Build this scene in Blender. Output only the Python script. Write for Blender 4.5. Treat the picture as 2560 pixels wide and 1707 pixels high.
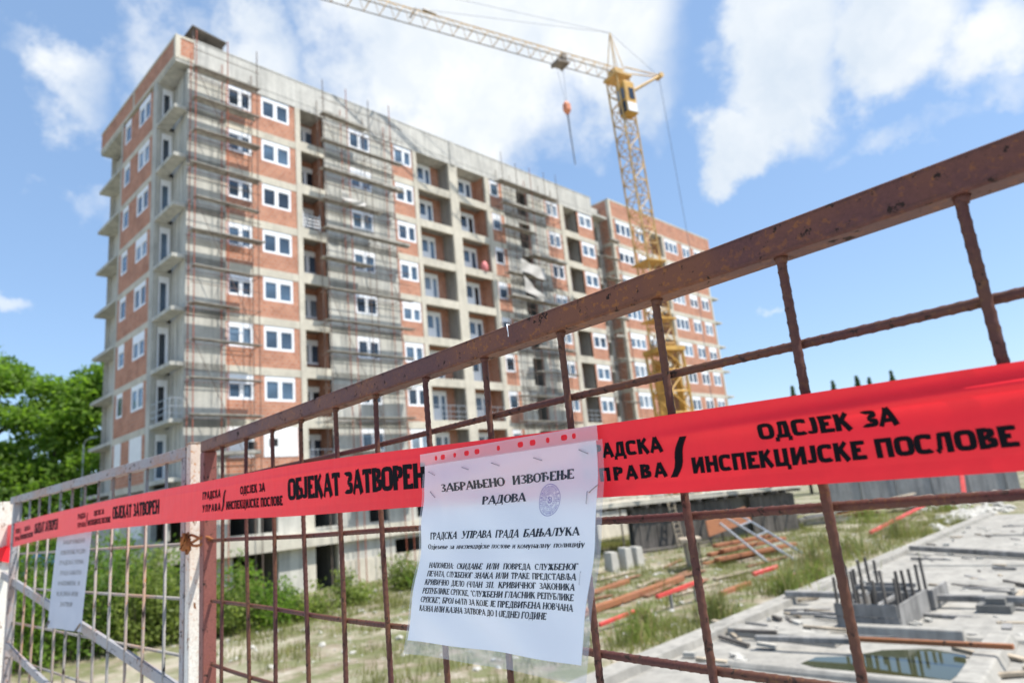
import bpy, bmesh, math, random
from mathutils import Vector, Matrix
from math import sin, cos, pi, radians, sqrt, atan2
random.seed(7)
SC = bpy.context.scene
COL = SC.collection
for o in list(bpy.data.objects): bpy.data.objects.remove(o)

# ------------------------------------------------------------------ camera
EYE = 3.9                                   # camera height above the floor of the building pit
ROLL, PITCH = radians(5.5), radians(12.78)
_fw = Vector((0, cos(PITCH), sin(PITCH))); _r0 = Vector((1, 0, 0)); _u0 = Vector((0, -sin(PITCH), cos(PITCH)))
_r = cos(ROLL) * _r0 - sin(ROLL) * _u0
_u = sin(ROLL) * _r0 + cos(ROLL) * _u0
cd = bpy.data.cameras.new('camera'); cam = bpy.data.objects.new('camera', cd); COL.objects.link(cam)
cam.matrix_world = Matrix(((_r.x, _u.x, -_fw.x, 0), (_r.y, _u.y, -_fw.y, 0), (_r.z, _u.z, -_fw.z, EYE), (0, 0, 0, 1)))
cd.lens = 24; cd.sensor_width = 36; cd.clip_start = 0.02; cd.clip_end = 6000
cd.dof.use_dof = True; cd.dof.focus_distance = 0.80; cd.dof.aperture_fstop = 6.3
SC.camera = cam
SC.render.resolution_x = 1024; SC.render.resolution_y = 682

# ------------------------------------------------------------------ light
SUN_AZ = Vector((0.95, -0.30, 0)).normalized(); SUN_EL = radians(62)
sd = bpy.data.lights.new('sun', 'SUN'); sd.energy = 5.0; sd.angle = radians(0.5); sd.color = (1.0, 0.955, 0.88)
so = bpy.data.objects.new('sun', sd); COL.objects.link(so)
_s = Vector((SUN_AZ.x * cos(SUN_EL), SUN_AZ.y * cos(SUN_EL), sin(SUN_EL)))
so.rotation_euler = _s.to_track_quat('Z', 'Y').to_euler(); so.location = (20, -10, 40)
SC.view_settings.view_transform = 'Standard'; SC.view_settings.look = 'None'
SC.view_settings.gamma = 1.0; SC.view_settings.exposure = 0.48
SC.cycles.use_denoising = True
SC.cycles.max_bounces = 8; SC.cycles.transparent_max_bounces = 16
SC.cycles.sample_clamp_indirect = 6.0

def raydir(px, py):
    v = _fw + _r * ((px - 1280) / 1706.7) - _u * ((py - 853.5) / 1706.7)
    return v.normalized()

def build_world():
    w = bpy.data.worlds.new('World'); SC.world = w; w.use_nodes = True
    nt = w.node_tree; nt.nodes.clear(); N = nt.nodes.new; L = nt.links.new
    out = N('ShaderNodeOutputWorld'); bg = N('ShaderNodeBackground'); L(bg.outputs[0], out.inputs[0])
    sky = N('ShaderNodeTexSky'); sky.sky_type = 'NISHITA'; sky.sun_disc = False
    sky.sun_elevation = SUN_EL; sky.sun_rotation = atan2(SUN_AZ.x, SUN_AZ.y)
    sky.altitude = 150; sky.air_density = 1.0; sky.dust_density = 0.6; sky.ozone_density = 1.6
    hz = N('ShaderNodeMix'); hz.data_type = 'RGBA'; hz.inputs['Factor'].default_value = .45
    L(sky.outputs[0], hz.inputs['A']); hz.inputs['B'].default_value = (1.75, 2.85, 4.6, 1)
    tc = N('ShaderNodeTexCoord')
    def noise(scale, detail, rough, vec, dim='3D'):
        n = N('ShaderNodeTexNoise'); n.inputs['Scale'].default_value = scale; n.inputs['Detail'].default_value = detail
        n.inputs['Roughness'].default_value = rough; L(vec, n.inputs['Vector']); return n
    nw = noise(4.5, 6, 0.62, tc.outputs['Generated'])
    sub = N('ShaderNodeVectorMath'); sub.operation = 'SUBTRACT'; L(nw.outputs['Color'], sub.inputs[0]); sub.inputs[1].default_value = (.5, .5, .5)
    scl = N('ShaderNodeVectorMath'); scl.operation = 'SCALE'; L(sub.outputs[0], scl.inputs[0]); scl.inputs['Scale'].default_value = 0.17
    add = N('ShaderNodeVectorMath'); add.operation = 'ADD'; L(tc.outputs['Generated'], add.inputs[0]); L(scl.outputs[0], add.inputs[1])
    # cloud banks: direction, angular half-sizes (along / across the horizon), strength
    B = [(1180, 40, 560, 215, 1.0), (1500, 100, 230, 140, .9), (640, 150, 220, 100, .8), (560, 50, 130, 90, .6), (890, 230, 130, 90, .75), (1060, 225, 190, 70, .7),
         (400, 60, 200, 100, .6), (170, 140, 140, 80, .66), (330, 320, 150, 110, .62), (60, 60, 150, 50, .4), (250, 300, 80, 60, .6), (180, 470, 110, 60, .55), (215, 520, 90, 50, .5),
         (30, 785, 70, 35, .55), (1960, 160, 180, 170, 1.0), (1850, 340, 130, 80, 1.0), (1790, 410, 85, 50, .9), (2180, 100, 250, 120, 1.0), (2020, 260, 120, 80, .85),
         (2440, 150, 200, 120, .85), (2330, 330, 240, 50, .5), (2080, 420, 90, 30, .35), (1940, 765, 45, 18, .5), (1240, 400, 50, 22, .5), (2500, 260, 150, 60, .55),
         (1640, 190, 90, 60, .5), (1800, 30, 110, 40, .4)]
    acc = None
    for (x, y, rx, ry, s) in B:
        d = raydir(x, y); side = Vector((d.y, -d.x, 0)).normalized(); up = side.cross(d).normalized()
        m = Matrix((side, up, d)).transposed().to_euler()
        mp = N('ShaderNodeMapping'); mp.vector_type = 'TEXTURE'
        mp.inputs['Location'].default_value = d; mp.inputs['Rotation'].default_value = m
        fx = 1706.7 * (1 + ((x - 1280) ** 2 + (y - 853) ** 2) / 1706.7 ** 2) ** .85; mp.inputs['Scale'].default_value = (rx / fx * 1.12, ry / fx * 1.12, 0.5)
        L(add.outputs[0], mp.inputs['Vector'])
        ln = N('ShaderNodeVectorMath'); ln.operation = 'LENGTH'; L(mp.outputs[0], ln.inputs[0])
        mr = N('ShaderNodeMapRange'); mr.interpolation_type = 'SMOOTHSTEP'; mr.inputs['From Min'].default_value = 1.3; mr.inputs['From Max'].default_value = 0.15
        mr.inputs['To Min'].default_value = 0; mr.inputs['To Max'].default_value = s
        L(ln.outputs['Value'], mr.inputs['Value'])
        if acc is None: acc = mr.outputs[0]
        else:
            a = N('ShaderNodeMath'); a.operation = 'MAXIMUM'; L(acc, a.inputs[0]); L(mr.outputs[0], a.inputs[1]); acc = a.outputs[0]
    n2 = noise(9, 8, 0.62, tc.outputs['Generated'])
    mm = N('ShaderNodeMath'); mm.operation = 'MULTIPLY_ADD'; L(n2.outputs['Fac'], mm.inputs[0]); mm.inputs[1].default_value = 1.0; mm.inputs[2].default_value = -0.5
    a2 = N('ShaderNodeMath'); a2.operation = 'ADD'; L(acc, a2.inputs[0]); L(mm.outputs[0], a2.inputs[1])
    gate = N('ShaderNodeMath'); gate.operation = 'MULTIPLY'; gate.use_clamp = True
    mr = N('ShaderNodeMapRange'); mr.interpolation_type = 'SMOOTHSTEP'; mr.inputs['From Min'].default_value = 0.27; mr.inputs['From Max'].default_value = 0.86
    L(a2.outputs[0], mr.inputs['Value']); L(mr.outputs[0], gate.inputs[0])
    g2 = N('ShaderNodeMapRange'); g2.inputs['From Min'].default_value = 0.0; g2.inputs['From Max'].default_value = 0.15; L(acc, g2.inputs['Value']); L(g2.outputs[0], gate.inputs[1])
    # cloud tone: bright tops, pale blue-grey in the thick parts
    n3 = noise(3.2, 5, 0.6, add.outputs[0])
    cr = N('ShaderNodeValToRGB'); cr.color_ramp.elements[0].position = .36; cr.color_ramp.elements[0].color = (3.5, 3.95, 4.5, 1)
    cr.color_ramp.elements[1].position = .62; cr.color_ramp.elements[1].color = (5.1, 5.2, 5.25, 1)
    L(n3.outputs['Fac'], cr.inputs['Fac'])
    mix = N('ShaderNodeMix'); mix.data_type = 'RGBA'; L(gate.outputs[0], mix.inputs['Factor'])
    L(hz.outputs['Result'], mix.inputs['A']); L(cr.outputs[0], mix.inputs['B'])
    L(mix.outputs['Result'], bg.inputs['Color']); bg.inputs['Strength'].default_value = 0.15
build_world()

# ------------------------------------------------------------------ mesh helpers
class MB:
    def __init__(s): s.v = []; s.f = []
    def quad(s, a, b, c, d):
        n = len(s.v); s.v += [tuple(a), tuple(b), tuple(c), tuple(d)]; s.f.append((n, n + 1, n + 2, n + 3))
    def tri(s, a, b, c):
        n = len(s.v); s.v += [tuple(a), tuple(b), tuple(c)]; s.f.append((n, n + 1, n + 2))
    def box(s, x0, x1, y0, y1, z0, z1):
        s.hexa([(x0, y0, z0), (x1, y0, z0), (x1, y1, z0), (x0, y1, z0), (x0, y0, z1), (x1, y0, z1), (x1, y1, z1), (x0, y1, z1)])
    def hexa(s, p):
        n = len(s.v); s.v += [tuple(q) for q in p]
        for f in ((3, 2, 1, 0), (4, 5, 6, 7), (0, 1, 5, 4), (1, 2, 6, 5), (2, 3, 7, 6), (3, 0, 4, 7)): s.f.append(tuple(n + i for i in f))
    def obox(s, a, b, w, h, up=(0, 0, 1)):
        a = Vector(a); b = Vector(b); d = (b - a).normalized(); up = Vector(up)
        if abs(d.dot(up)) > .98: up = Vector((1, 0, 0))
        x = d.cross(up).normalized() * w / 2; z = x.cross(d).normalized() * h / 2
        s.hexa([a - x - z, a + x - z, b + x - z, b - x - z, a - x + z, a + x + z, b + x + z, b - x + z])
    def tube(s, pts, r, seg=8, caps=True):
        pts = [Vector(p) for p in pts]; rs = r if isinstance(r, (list, tuple)) else [r] * len(pts)
        n0 = len(s.v); up = Vector((0.13, 0.21, 1)).normalized()
        for i, p in enumerate(pts):
            d = (pts[min(i + 1, len(pts) - 1)] - pts[max(i - 1, 0)]).normalized()
            if abs(d.dot(up)) > .97: up = Vector((1, 0.1, 0.05)).normalized()
            x = d.cross(up).normalized(); y = x.cross(d)
            for k in range(seg):
                a = 2 * pi * k / seg; s.v.append(tuple(p + (x * cos(a) + y * sin(a)) * rs[i]))
        for i in range(len(pts) - 1):
            for k in range(seg):
                a = n0 + i * seg + k; b = n0 + i * seg + (k + 1) % seg; s.f.append((a, b, b + seg, a + seg))
        if caps:
            s.f.append(tuple(n0 + k for k in reversed(range(seg)))); e = n0 + (len(pts) - 1) * seg; s.f.append(tuple(e + k for k in range(seg)))
    def build(s, name, mat, parent=None, smooth=False, matrix=None):
        me = bpy.data.meshes.new(name); me.from_pydata(s.v, [], s.f); me.update()
        if isinstance(mat, (list, tuple)):
            for m in mat: me.materials.append(m)
        else: me.materials.append(mat)
        if smooth:
            for p in me.polygons: p.use_smooth = True
        o = bpy.data.objects.new(name, me); COL.objects.link(o)
        if parent: o.parent = parent
        if matrix is not None: o.matrix_world = matrix
        return o

def tag(o, label=None, cat=None, group=None, kind=None):
    if label: o['label'] = label
    if cat: o['category'] = cat
    if group: o['group'] = group
    if kind: o['kind'] = kind
    return o
def empty(name, matrix=None, loc=None):
    o = bpy.data.objects.new(name, None); o.empty_display_size = .2; COL.objects.link(o)
    if matrix is not None: o.matrix_world = matrix
    if loc is not None: o.location = loc
    return o
def copy_tree(o, parent=None):
    c = o.copy(); COL.objects.link(c); c.parent = parent
    for ch in list(o.children): copy_tree(ch, c)
    return c
def bevel(o, w, seg=2):
    m = o.modifiers.new('bevel', 'BEVEL'); m.width = w; m.segments = seg; m.limit_method = 'ANGLE'; return o

# ------------------------------------------------------------------ materials
def new_mat(name):
    m = bpy.data.materials.new(name); m.use_nodes = True; nt = m.node_tree
    return m, nt, nt.nodes['Principled BSDF'], nt.nodes['Material Output']
def ramp(nt, src, stops):
    r = nt.nodes.new('ShaderNodeValToRGB'); e = r.color_ramp.elements
    while len(e) < len(stops): e.new(.5)
    for i, (p, c) in enumerate(stops): e[i].position = p; e[i].color = (*c, 1) if len(c) == 3 else c
    nt.links.new(src, r.inputs['Fac']); return r
def tnoise(nt, scale, detail=5, rough=.6, vec=None, stretch=None, obj=True):
    n = nt.nodes.new('ShaderNodeTexNoise'); n.inputs['Scale'].default_value = scale; n.inputs['Detail'].default_value = detail; n.inputs['Roughness'].default_value = rough
    if vec is None:
        tc = nt.nodes.new('ShaderNodeTexCoord'); vec = tc.outputs['Object']
    if stretch:
        mp = nt.nodes.new('ShaderNodeMapping'); mp.inputs['Scale'].default_value = stretch; nt.links.new(vec, mp.inputs[0]); vec = mp.outputs[0]
    nt.links.new(vec, n.inputs['Vector']); return n
def mixc(nt, fac, a, b):
    m = nt.nodes.new('ShaderNodeMix'); m.data_type = 'RGBA'
    for s, v in (('Factor', fac), ('A', a), ('B', b)):
        if hasattr(v, 'type') or hasattr(v, 'is_linked'): nt.links.new(v, m.inputs[s])
        else: m.inputs[s].default_value = v if s == 'Factor' else (*v, 1)
    return m.outputs['Result']
def bump(nt, b, h, strength=.3, dist=.01):
    n = nt.nodes.new('ShaderNodeBump'); n.inputs['Strength'].default_value = strength; n.inputs['Distance'].default_value = dist
    nt.links.new(h, n.inputs['Height']); nt.links.new(n.outputs[0], b.inputs['Normal'])
def simple(name, c, rough=.6, var=.12, scale=3, metal=0, spec=.5, bmp=0):
    m, nt, b, o = new_mat(name)
    n = tnoise(nt, scale, 6, .65)
    lo = tuple(x * (1 - var * 1.5) for x in c); hi = tuple(min(1, x * (1 + var * 1.2)) for x in c)
    r = ramp(nt, n.outputs['Fac'], [(.3, lo), (.7, hi)])
    nt.links.new(r.outputs[0], b.inputs['Base Color']); b.inputs['Roughness'].default_value = rough; b.inputs['Metallic'].default_value = metal
    b.inputs['Specular IOR Level'].default_value = spec
    if bmp: bump(nt, b, n.outputs['Fac'], bmp)
    return m
def concrete(name, c, stain=.35, board=False):
    m, nt, b, o = new_mat(name)
    n1 = tnoise(nt, .55, 7, .68); n2 = tnoise(nt, 6, 6, .7); n3 = tnoise(nt, 1.0, 6, .65, stretch=(2.2, 2.2, .25))
    c1 = ramp(nt, n1.outputs['Fac'], [(.3, tuple(x * .78 for x in c)), (.5, c), (.72, tuple(min(1, x * 1.14) for x in c))])
    c2 = ramp(nt, n3.outputs['Fac'], [(.42, (1, 1, 1)), (.72, (1 - stain, 1 - stain * .98, 1 - stain * .95))])
    mu = nt.nodes.new('ShaderNodeMix'); mu.data_type = 'RGBA'; mu.blend_type = 'MULTIPLY'; mu.inputs['Factor'].default_value = 1
    nt.links.new(c1.outputs[0], mu.inputs['A']); nt.links.new(c2.outputs[0], mu.inputs['B'])
    c3 = ramp(nt, n2.outputs['Fac'], [(.3, (.86, .86, .86)), (.6, (1, 1, 1))])
    mu2 = nt.nodes.new('ShaderNodeMix'); mu2.data_type = 'RGBA'; mu2.blend_type = 'MULTIPLY'; mu2.inputs['Factor'].default_value = .8
    nt.links.new(mu.outputs['Result'], mu2.inputs['A']); nt.links.new(c3.outputs[0], mu2.inputs['B'])
    nt.links.new(mu2.outputs['Result'], b.inputs['Base Color']); b.inputs['Roughness'].default_value = .9; b.inputs['Specular IOR Level'].default_value = .2
    bump(nt, b, n2.outputs['Fac'], .25, .02)
    return m
def brick(name):
    m, nt, b, o = new_mat(name)
    tc = nt.nodes.new('ShaderNodeTexCoord'); sp = nt.nodes.new('ShaderNodeSeparateXYZ'); nt.links.new(tc.outputs['Object'], sp.inputs[0])
    ad = nt.nodes.new('ShaderNodeMath'); nt.links.new(sp.outputs[0], ad.inputs[0]); nt.links.new(sp.outputs[1], ad.inputs[1])
    cb = nt.nodes.new('ShaderNodeCombineXYZ'); nt.links.new(ad.outputs[0], cb.inputs[0]); nt.links.new(sp.outputs[2], cb.inputs[1])
    bt = nt.nodes.new('ShaderNodeTexBrick'); nt.links.new(cb.outputs[0], bt.inputs['Vector'])
    bt.inputs['Scale'].default_value = 1; bt.inputs['Brick Width'].default_value = .29; bt.inputs['Row Height'].default_value = .2; bt.inputs['Mortar Size'].default_value = .012
    bt.inputs['Color1'].default_value = (.53, .25, .155, 1); bt.inputs['Color2'].default_value = (.44, .19, .115, 1); bt.inputs['Mortar'].default_value = (.46, .38, .33, 1)
    n1 = tnoise(nt, .9, 6, .7); r1 = ramp(nt, n1.outputs['Fac'], [(.34, (.74, .72, .72)), (.55, (1, 1, 1))])
    n2 = tnoise(nt, 2.3, 7, .75); r2 = ramp(nt, n2.outputs['Fac'], [(.6, (0, 0, 0)), (.72, (1, 1, 1))])
    mu = nt.nodes.new('ShaderNodeMix'); mu.data_type = 'RGBA'; mu.blend_type = 'MULTIPLY'; mu.inputs['Factor'].default_value = 1
    nt.links.new(bt.outputs['Color'], mu.inputs['A']); nt.links.new(r1.outputs[0], mu.inputs['B'])
    res = mixc(nt, .0, (0, 0, 0), (.5, .42, .36)); mx = res.node
    sc = nt.nodes.new('ShaderNodeMath'); sc.operation = 'MULTIPLY'; sc.inputs[1].default_value = .45; nt.links.new(r2.outputs[0], sc.inputs[0])
    nt.links.new(sc.outputs[0], mx.inputs['Factor']); nt.links.new(mu.outputs['Result'], mx.inputs['A'])
    nt.links.new(mx.outputs['Result'], b.inputs['Base Color']); b.inputs['Roughness'].default_value = .92; b.inputs['Specular IOR Level'].default_value = .2
    return m
def rusty(name, paint, rust=(.21, .085, .032), dark=(.035, .022, .017), amount=.5, scale=9, rough=.55, patch=.5, fleck=.5, stretch=None, edge=0.0):
    """old paint with rust bloom, dark chips, fine pitting and (edge > 0) rust along the worn edges"""
    m, nt, b, o = new_mat(name)
    def math(op, a, c):
        q = nt.nodes.new('ShaderNodeMath'); q.operation = op; q.use_clamp = True
        for k, v in enumerate((a, c)):
            if isinstance(v, (int, float)): q.inputs[k].default_value = v
            else: nt.links.new(v, q.inputs[k])
        return q.outputs[0]
    n1 = tnoise(nt, scale * .3, 5, .6, stretch=stretch); n2 = tnoise(nt, scale * 7, 4, .65); n3 = tnoise(nt, scale * 3.4, 7, .7, stretch=stretch); n4 = tnoise(nt, scale * 16, 4, .6)
    pv = ramp(nt, n4.outputs['Fac'], [(.3, tuple(x * .8 for x in paint)), (.7, tuple(min(1, x * 1.15) for x in paint))])
    f1 = ramp(nt, n1.outputs['Fac'], [(patch - .1, (0, 0, 0)), (patch + .12, (amount,) * 3)])
    c1 = mixc(nt, f1.outputs[0], pv.outputs[0], tuple(.45 * p + .55 * q for p, q in zip(paint, rust)))
    t = .62 - .1 * fleck
    f2 = ramp(nt, n2.outputs['Fac'], [(t, (0, 0, 0)), (t + .05, (1, 1, 1))])
    f1n = ramp(nt, n1.outputs['Fac'], [(patch - .15, (.06,) * 3), (patch + .08, (1, 1, 1))])
    c2 = mixc(nt, math('MULTIPLY', f2.outputs[0], f1n.outputs[0]), c1, rust)
    f3 = ramp(nt, n3.outputs['Fac'], [(.595, (0, 0, 0)), (.625, (1, 1, 1))])
    chip = f3.outputs[0]
    if edge > 0:
        bv = nt.nodes.new('ShaderNodeBevel'); bv.samples = 6; bv.inputs['Radius'].default_value = edge
        ge = nt.nodes.new('ShaderNodeNewGeometry'); dt = nt.nodes.new('ShaderNodeVectorMath'); dt.operation = 'DOT_PRODUCT'
        nt.links.new(bv.outputs[0], dt.inputs[0]); nt.links.new(ge.outputs['Normal'], dt.inputs[1])
        ed = ramp(nt, dt.outputs['Value'], [(.86, (1, 1, 1)), (.995, (0, 0, 0))])
        ne = ramp(nt, n3.outputs['Fac'], [(.38, (0, 0, 0)), (.52, (1, 1, 1))])
        chip = math('ADD', chip, math('MULTIPLY', ed.outputs[0], ne.outputs[0]))
    c3 = mixc(nt, chip, c2, dark)
    nt.links.new(c3, b.inputs['Base Color'])
    rr = ramp(nt, chip, [(0, (rough,) * 3), (1, (.9,) * 3)]); nt.links.new(rr.outputs[0], b.inputs['Roughness'])
    b.inputs['Specular IOR Level'].default_value = .3
    bump(nt, b, math('SUBTRACT', n4.outputs['Fac'], chip), .4, .0006)
    return m
def wood(name, c, scale=4):
    m, nt, b, o = new_mat(name)
    n = tnoise(nt, scale, 6, .7, stretch=(1, 1, .15)); n2 = tnoise(nt, 1.3, 5, .6)
    r = ramp(nt, n.outputs['Fac'], [(.3, tuple(x * .5 for x in c)), (.55, c), (.75, tuple(min(1, x * 1.4) for x in c))])
    r2 = ramp(nt, n2.outputs['Fac'], [(.35, (.65, .65, .65)), (.65, (1.1, 1.1, 1.1))])
    mu = nt.nodes.new('ShaderNodeMix'); mu.data_type = 'RGBA'; mu.blend_type = 'MULTIPLY'; mu.inputs['Factor'].default_value = 1
    nt.links.new(r.outputs[0], mu.inputs['A']); nt.links.new(r2.outputs[0], mu.inputs['B'])
    nt.links.new(mu.outputs['Result'], b.inputs['Base Color']); b.inputs['Roughness'].default_value = .85; return m
def leafmat(name, c, trans=.5):
    m, nt, b, o = new_mat(name)
    n = tnoise(nt, 1.1, 4, .6); r = ramp(nt, n.outputs['Fac'], [(.3, tuple(x * .62 for x in c)), (.7, (c[0] * 1.45, c[1] * 1.3, c[2] * 1.1))])
    nt.links.new(r.outputs[0], b.inputs['Base Color']); b.inputs['Roughness'].default_value = .55; b.inputs['Specular IOR Level'].default_value = .25
    t = nt.nodes.new('ShaderNodeBsdfTranslucent'); hs = nt.nodes.new('ShaderNodeHueSaturation'); hs.inputs['Value'].default_value = 1.5; hs.inputs['Saturation'].default_value = 1.1
    nt.links.new(r.outputs[0], hs.inputs['Color']); nt.links.new(hs.outputs[0], t.inputs[0])
    mx = nt.nodes.new('ShaderNodeMixShader'); mx.inputs[0].default_value = trans; nt.links.new(b.outputs[0], mx.inputs[1]); nt.links.new(t.outputs[0], mx.inputs[2]); nt.links.new(mx.outputs[0], o.inputs[0])
    return m
def film(name, c, rough, trans, trcol, var=.04, spec=.5, crease=0.0, stretch=(1, 1, 1), cs=14):
    """thin sheet that lets daylight glow through"""
    m, nt, b, o = new_mat(name)
    n = tnoise(nt, 60, 5, .6); r = ramp(nt, n.outputs['Fac'], [(.3, tuple(x * (1 - var) for x in c)), (.7, c)])
    nt.links.new(r.outputs[0], b.inputs['Base Color']); b.inputs['Roughness'].default_value = rough; b.inputs['Specular IOR Level'].default_value = spec
    t = nt.nodes.new('ShaderNodeBsdfTranslucent'); t.inputs[0].default_value = (*trcol, 1)
    mx = nt.nodes.new('ShaderNodeMixShader'); mx.inputs[0].default_value = trans
    nt.links.new(b.outputs[0], mx.inputs[1]); nt.links.new(t.outputs[0], mx.inputs[2]); nt.links.new(mx.outputs[0], o.inputs[0])
    if crease:
        q = tnoise(nt, cs, 5, .55, stretch=stretch); bump(nt, b, q.outputs['Fac'], crease, .004)
    return m
def clearfilm(name, haze, gloss=.06, tint=(1, 1, 1)):
    m, nt, b, o = new_mat(name)
    tr = nt.nodes.new('ShaderNodeBsdfTransparent'); tr.inputs[0].default_value = (*tint, 1)
    b.inputs['Base Color'].default_value = (.85, .86, .88, 1); b.inputs['Roughness'].default_value = .25
    t = nt.nodes.new('ShaderNodeBsdfTranslucent'); t.inputs[0].default_value = (.8, .8, .82, 1)
    m1 = nt.nodes.new('ShaderNodeMixShader'); m1.inputs[0].default_value = .45; nt.links.new(b.outputs[0], m1.inputs[1]); nt.links.new(t.outputs[0], m1.inputs[2])
    mx = nt.nodes.new('ShaderNodeMixShader'); mx.inputs[0].default_value = haze; nt.links.new(tr.outputs[0], mx.inputs[1]); nt.links.new(m1.outputs[0], mx.inputs[2])
    g = nt.nodes.new('ShaderNodeBsdfGlossy'); g.inputs['Roughness'].default_value = .12
    m2 = nt.nodes.new('ShaderNodeMixShader'); m2.inputs[0].default_value = gloss; nt.links.new(mx.outputs[0], m2.inputs[1]); nt.links.new(g.outputs[0], m2.inputs[2])
    nt.links.new(m2.outputs[0], o.inputs[0]); return m

M = {}
M['conc_light'] = concrete('concrete_light', (.60, .555, .46), .22)
M['conc_grey'] = concrete('concrete_grey', (.54, .525, .47), .40)
M['conc_roof'] = concrete('concrete_parapet', (.57, .555, .51), .3)
M['conc_slab'] = concrete('concrete_slab', (.375, .355, .315), .42)
M['conc_shade'] = concrete('concrete_loggia_shade', (.34, .32, .285), .35)  # darker copy of the grey concrete; loggia shade is in its colour
M['conc_block'] = concrete('concrete_blockwork', (.33, .33, .325), .45)
M['conc_dark'] = concrete('concrete_interior', (.2, .195, .18), .4)  # dark tone puts shade into the rooms; the stone block shares it
M['brick'] = brick('hollow_brick')
M['pvc'] = simple('white_pvc', (.84, .85, .87), .35, .03, 2)
M['board'] = simple('white_board', (.8, .8, .8), .5, .05, 2)
M['black'] = simple('void_shade_black', (.012, .012, .013), .8, .1)
def glass_mat():
    m, nt, b, o = new_mat('window_glass')
    oi = nt.nodes.new('ShaderNodeObjectInfo'); r0 = ramp(nt, oi.outputs['Random'], [(.0, (.015, .02, .028)), (.22, (.03, .045, .065)), (.45, (.07, .115, .17)), (.75, (.11, .17, .24)), (1.0, (.24, .28, .32))])  # bluer tones put sky reflection into the pane colour
    n = tnoise(nt, .8, 3, .5); r = ramp(nt, n.outputs['Fac'], [(.35, (.55, .55, .55)), (.65, (1.3, 1.3, 1.3))])
    mu = nt.nodes.new('ShaderNodeMix'); mu.data_type = 'RGBA'; mu.blend_type = 'MULTIPLY'; mu.inputs['Factor'].default_value = 1
    nt.links.new(r0.outputs[0], mu.inputs['A']); nt.links.new(r.outputs[0], mu.inputs['B'])
    nt.links.new(mu.outputs['Result'], b.inputs['Base Color']); b.inputs['Roughness'].default_value = .06; b.inputs['Specular IOR Level'].default_value = .9
    return m
M['glass'] = glass_mat()
M['deck'] = wood('weathered_plank', (.40, .375, .33))
M['pole'] = rusty('rusty_scaffold_tube', (.17, .145, .125), (.22, .085, .045), amount=.6, scale=1.2, patch=.5)
M['pole_red'] = rusty('red_scaffold_tube', (.36, .11, .07), (.26, .07, .035), amount=.5, scale=1.0, patch=.5)
M['galv'] = simple('galvanised_steel', (.45, .46, .47), .4, .12, 5, .6)
M['crane'] = simple('crane_yellow', (.56, .32, .07), .6, .25, 1.2)
M['crane_pale'] = simple('crane_faded_yellow', (.58, .37, .135), .6, .25, 1.2)
M['crane_dark'] = simple('crane_grease', (.19, .155, .12), .5, .2, 3)
M['orange'] = simple('orange_paint', (.72, .25, .12), .5, .1)
M['rope'] = simple('steel_rope', (.16, .18, .22), .5, .1)
M['redrail'] = rusty('red_primer_rail', (.108, .041, .034), (.24, .085, .022), dark=(.026, .014, .010), amount=.8, scale=20, rough=.5, patch=.49, fleck=.6, edge=.008)
M['redpost'] = rusty('red_primer_post', (.21, .075, .06), (.2, .075, .03), amount=.4, scale=18, rough=.55, patch=.6, fleck=.2, edge=.003)
M['redrod'] = rusty('red_primer_rebar', (.085, .031, .027), (.14, .064, .027), amount=1.0, scale=26, rough=.6, patch=.5, fleck=.45)
M['whiterail'] = rusty('old_white_paint', (.31, .305, .31), (.36, .15, .05), amount=.8, scale=17, rough=.55, patch=.55, fleck=.45, edge=.003)
M['whiterod'] = rusty('old_white_rod', (.28, .265, .24), (.34, .15, .06), amount=.95, scale=16, rough=.6, patch=.56, fleck=.35, stretch=(1, 1, .5))
M['whitepost'] = rusty('cream_post_paint', (.68, .65, .58), (.42, .17, .04), dark=(.17, .065, .02), amount=1.0, scale=17, rough=.5, patch=.56, fleck=.5, edge=.004, stretch=(1, 1, .35))
M['rust'] = rusty('bare_rust', (.27, .11, .045), (.36, .13, .035), amount=.8, scale=14, rough=.85, patch=.5, fleck=.8)
M['rustbeam'] = rusty('rusty_beam', (.30, .13, .07), (.36, .14, .05), amount=.8, scale=2, rough=.85, patch=.5)
M['ink'] = simple('black_ink', (.006, .005, .007), .8, .05, spec=.12)
M['ink_soft'] = simple('printed_toner', (.010, .011, .015), .8, .05, spec=.1)
M['stamp'] = simple('violet_stamp_ink', (.07, .055, .36), .6, .2, 300)
M['steel'] = simple('staple_wire', (.28, .29, .32), .3, .1, 50, .9)
M['tape'] = film('red_barrier_film', (.95, .024, .036), .40, .12, (.95, .02, .03), .07, .30, .30, (1, 1, .25), 26)
M['paper'] = film('office_paper', (.93, .955, 1.0), .55, .42, (.97, .98, 1.0), .01, .4, .22, (1, 1, 1), 17)
M['sign'] = film('grey_notice_sheet', (.46, .49, .56), .55, .15, (.5, .52, .58), .01, .4)
M['sleeve'] = clearfilm('clear_plastic_pocket', .06, .035)
M['sleeve_edge'] = clearfilm('hazy_plastic_edge', .27, .05, (.96, .97, .98))
M['strip'] = clearfilm('milky_punched_strip', .50, .05)
M['leaf'] = leafmat('broadleaf_green', (.15, .265, .05), .58)
M['leaf_dark'] = leafmat('dark_shrub_green', (.10, .19, .035))
M['leaf_pale'] = leafmat('pale_shrub_green', (.19, .26, .075))
M['conifer'] = leafmat('conifer_green', (.09, .15, .08), .4)
M['weed'] = leafmat('tall_weed_green', (.185, .225, .085), .45)
M['dry'] = leafmat('dry_stalk', (.34, .29, .17), .3)
M['grass'] = leafmat('weed_green', (.20, .225, .085), .4)
M['bark'] = simple('bark', (.07, .055, .04), .9, .3, 6)
M['plank_dark'] = wood('old_dark_formwork', (.13, .115, .10), 3)
M['plank_grey'] = wood('grey_formwork', (.27, .26, .245), 3)
M['rust_plank'] = wood('rust_brown_strip', (.30, .15, .085), 3)
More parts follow.
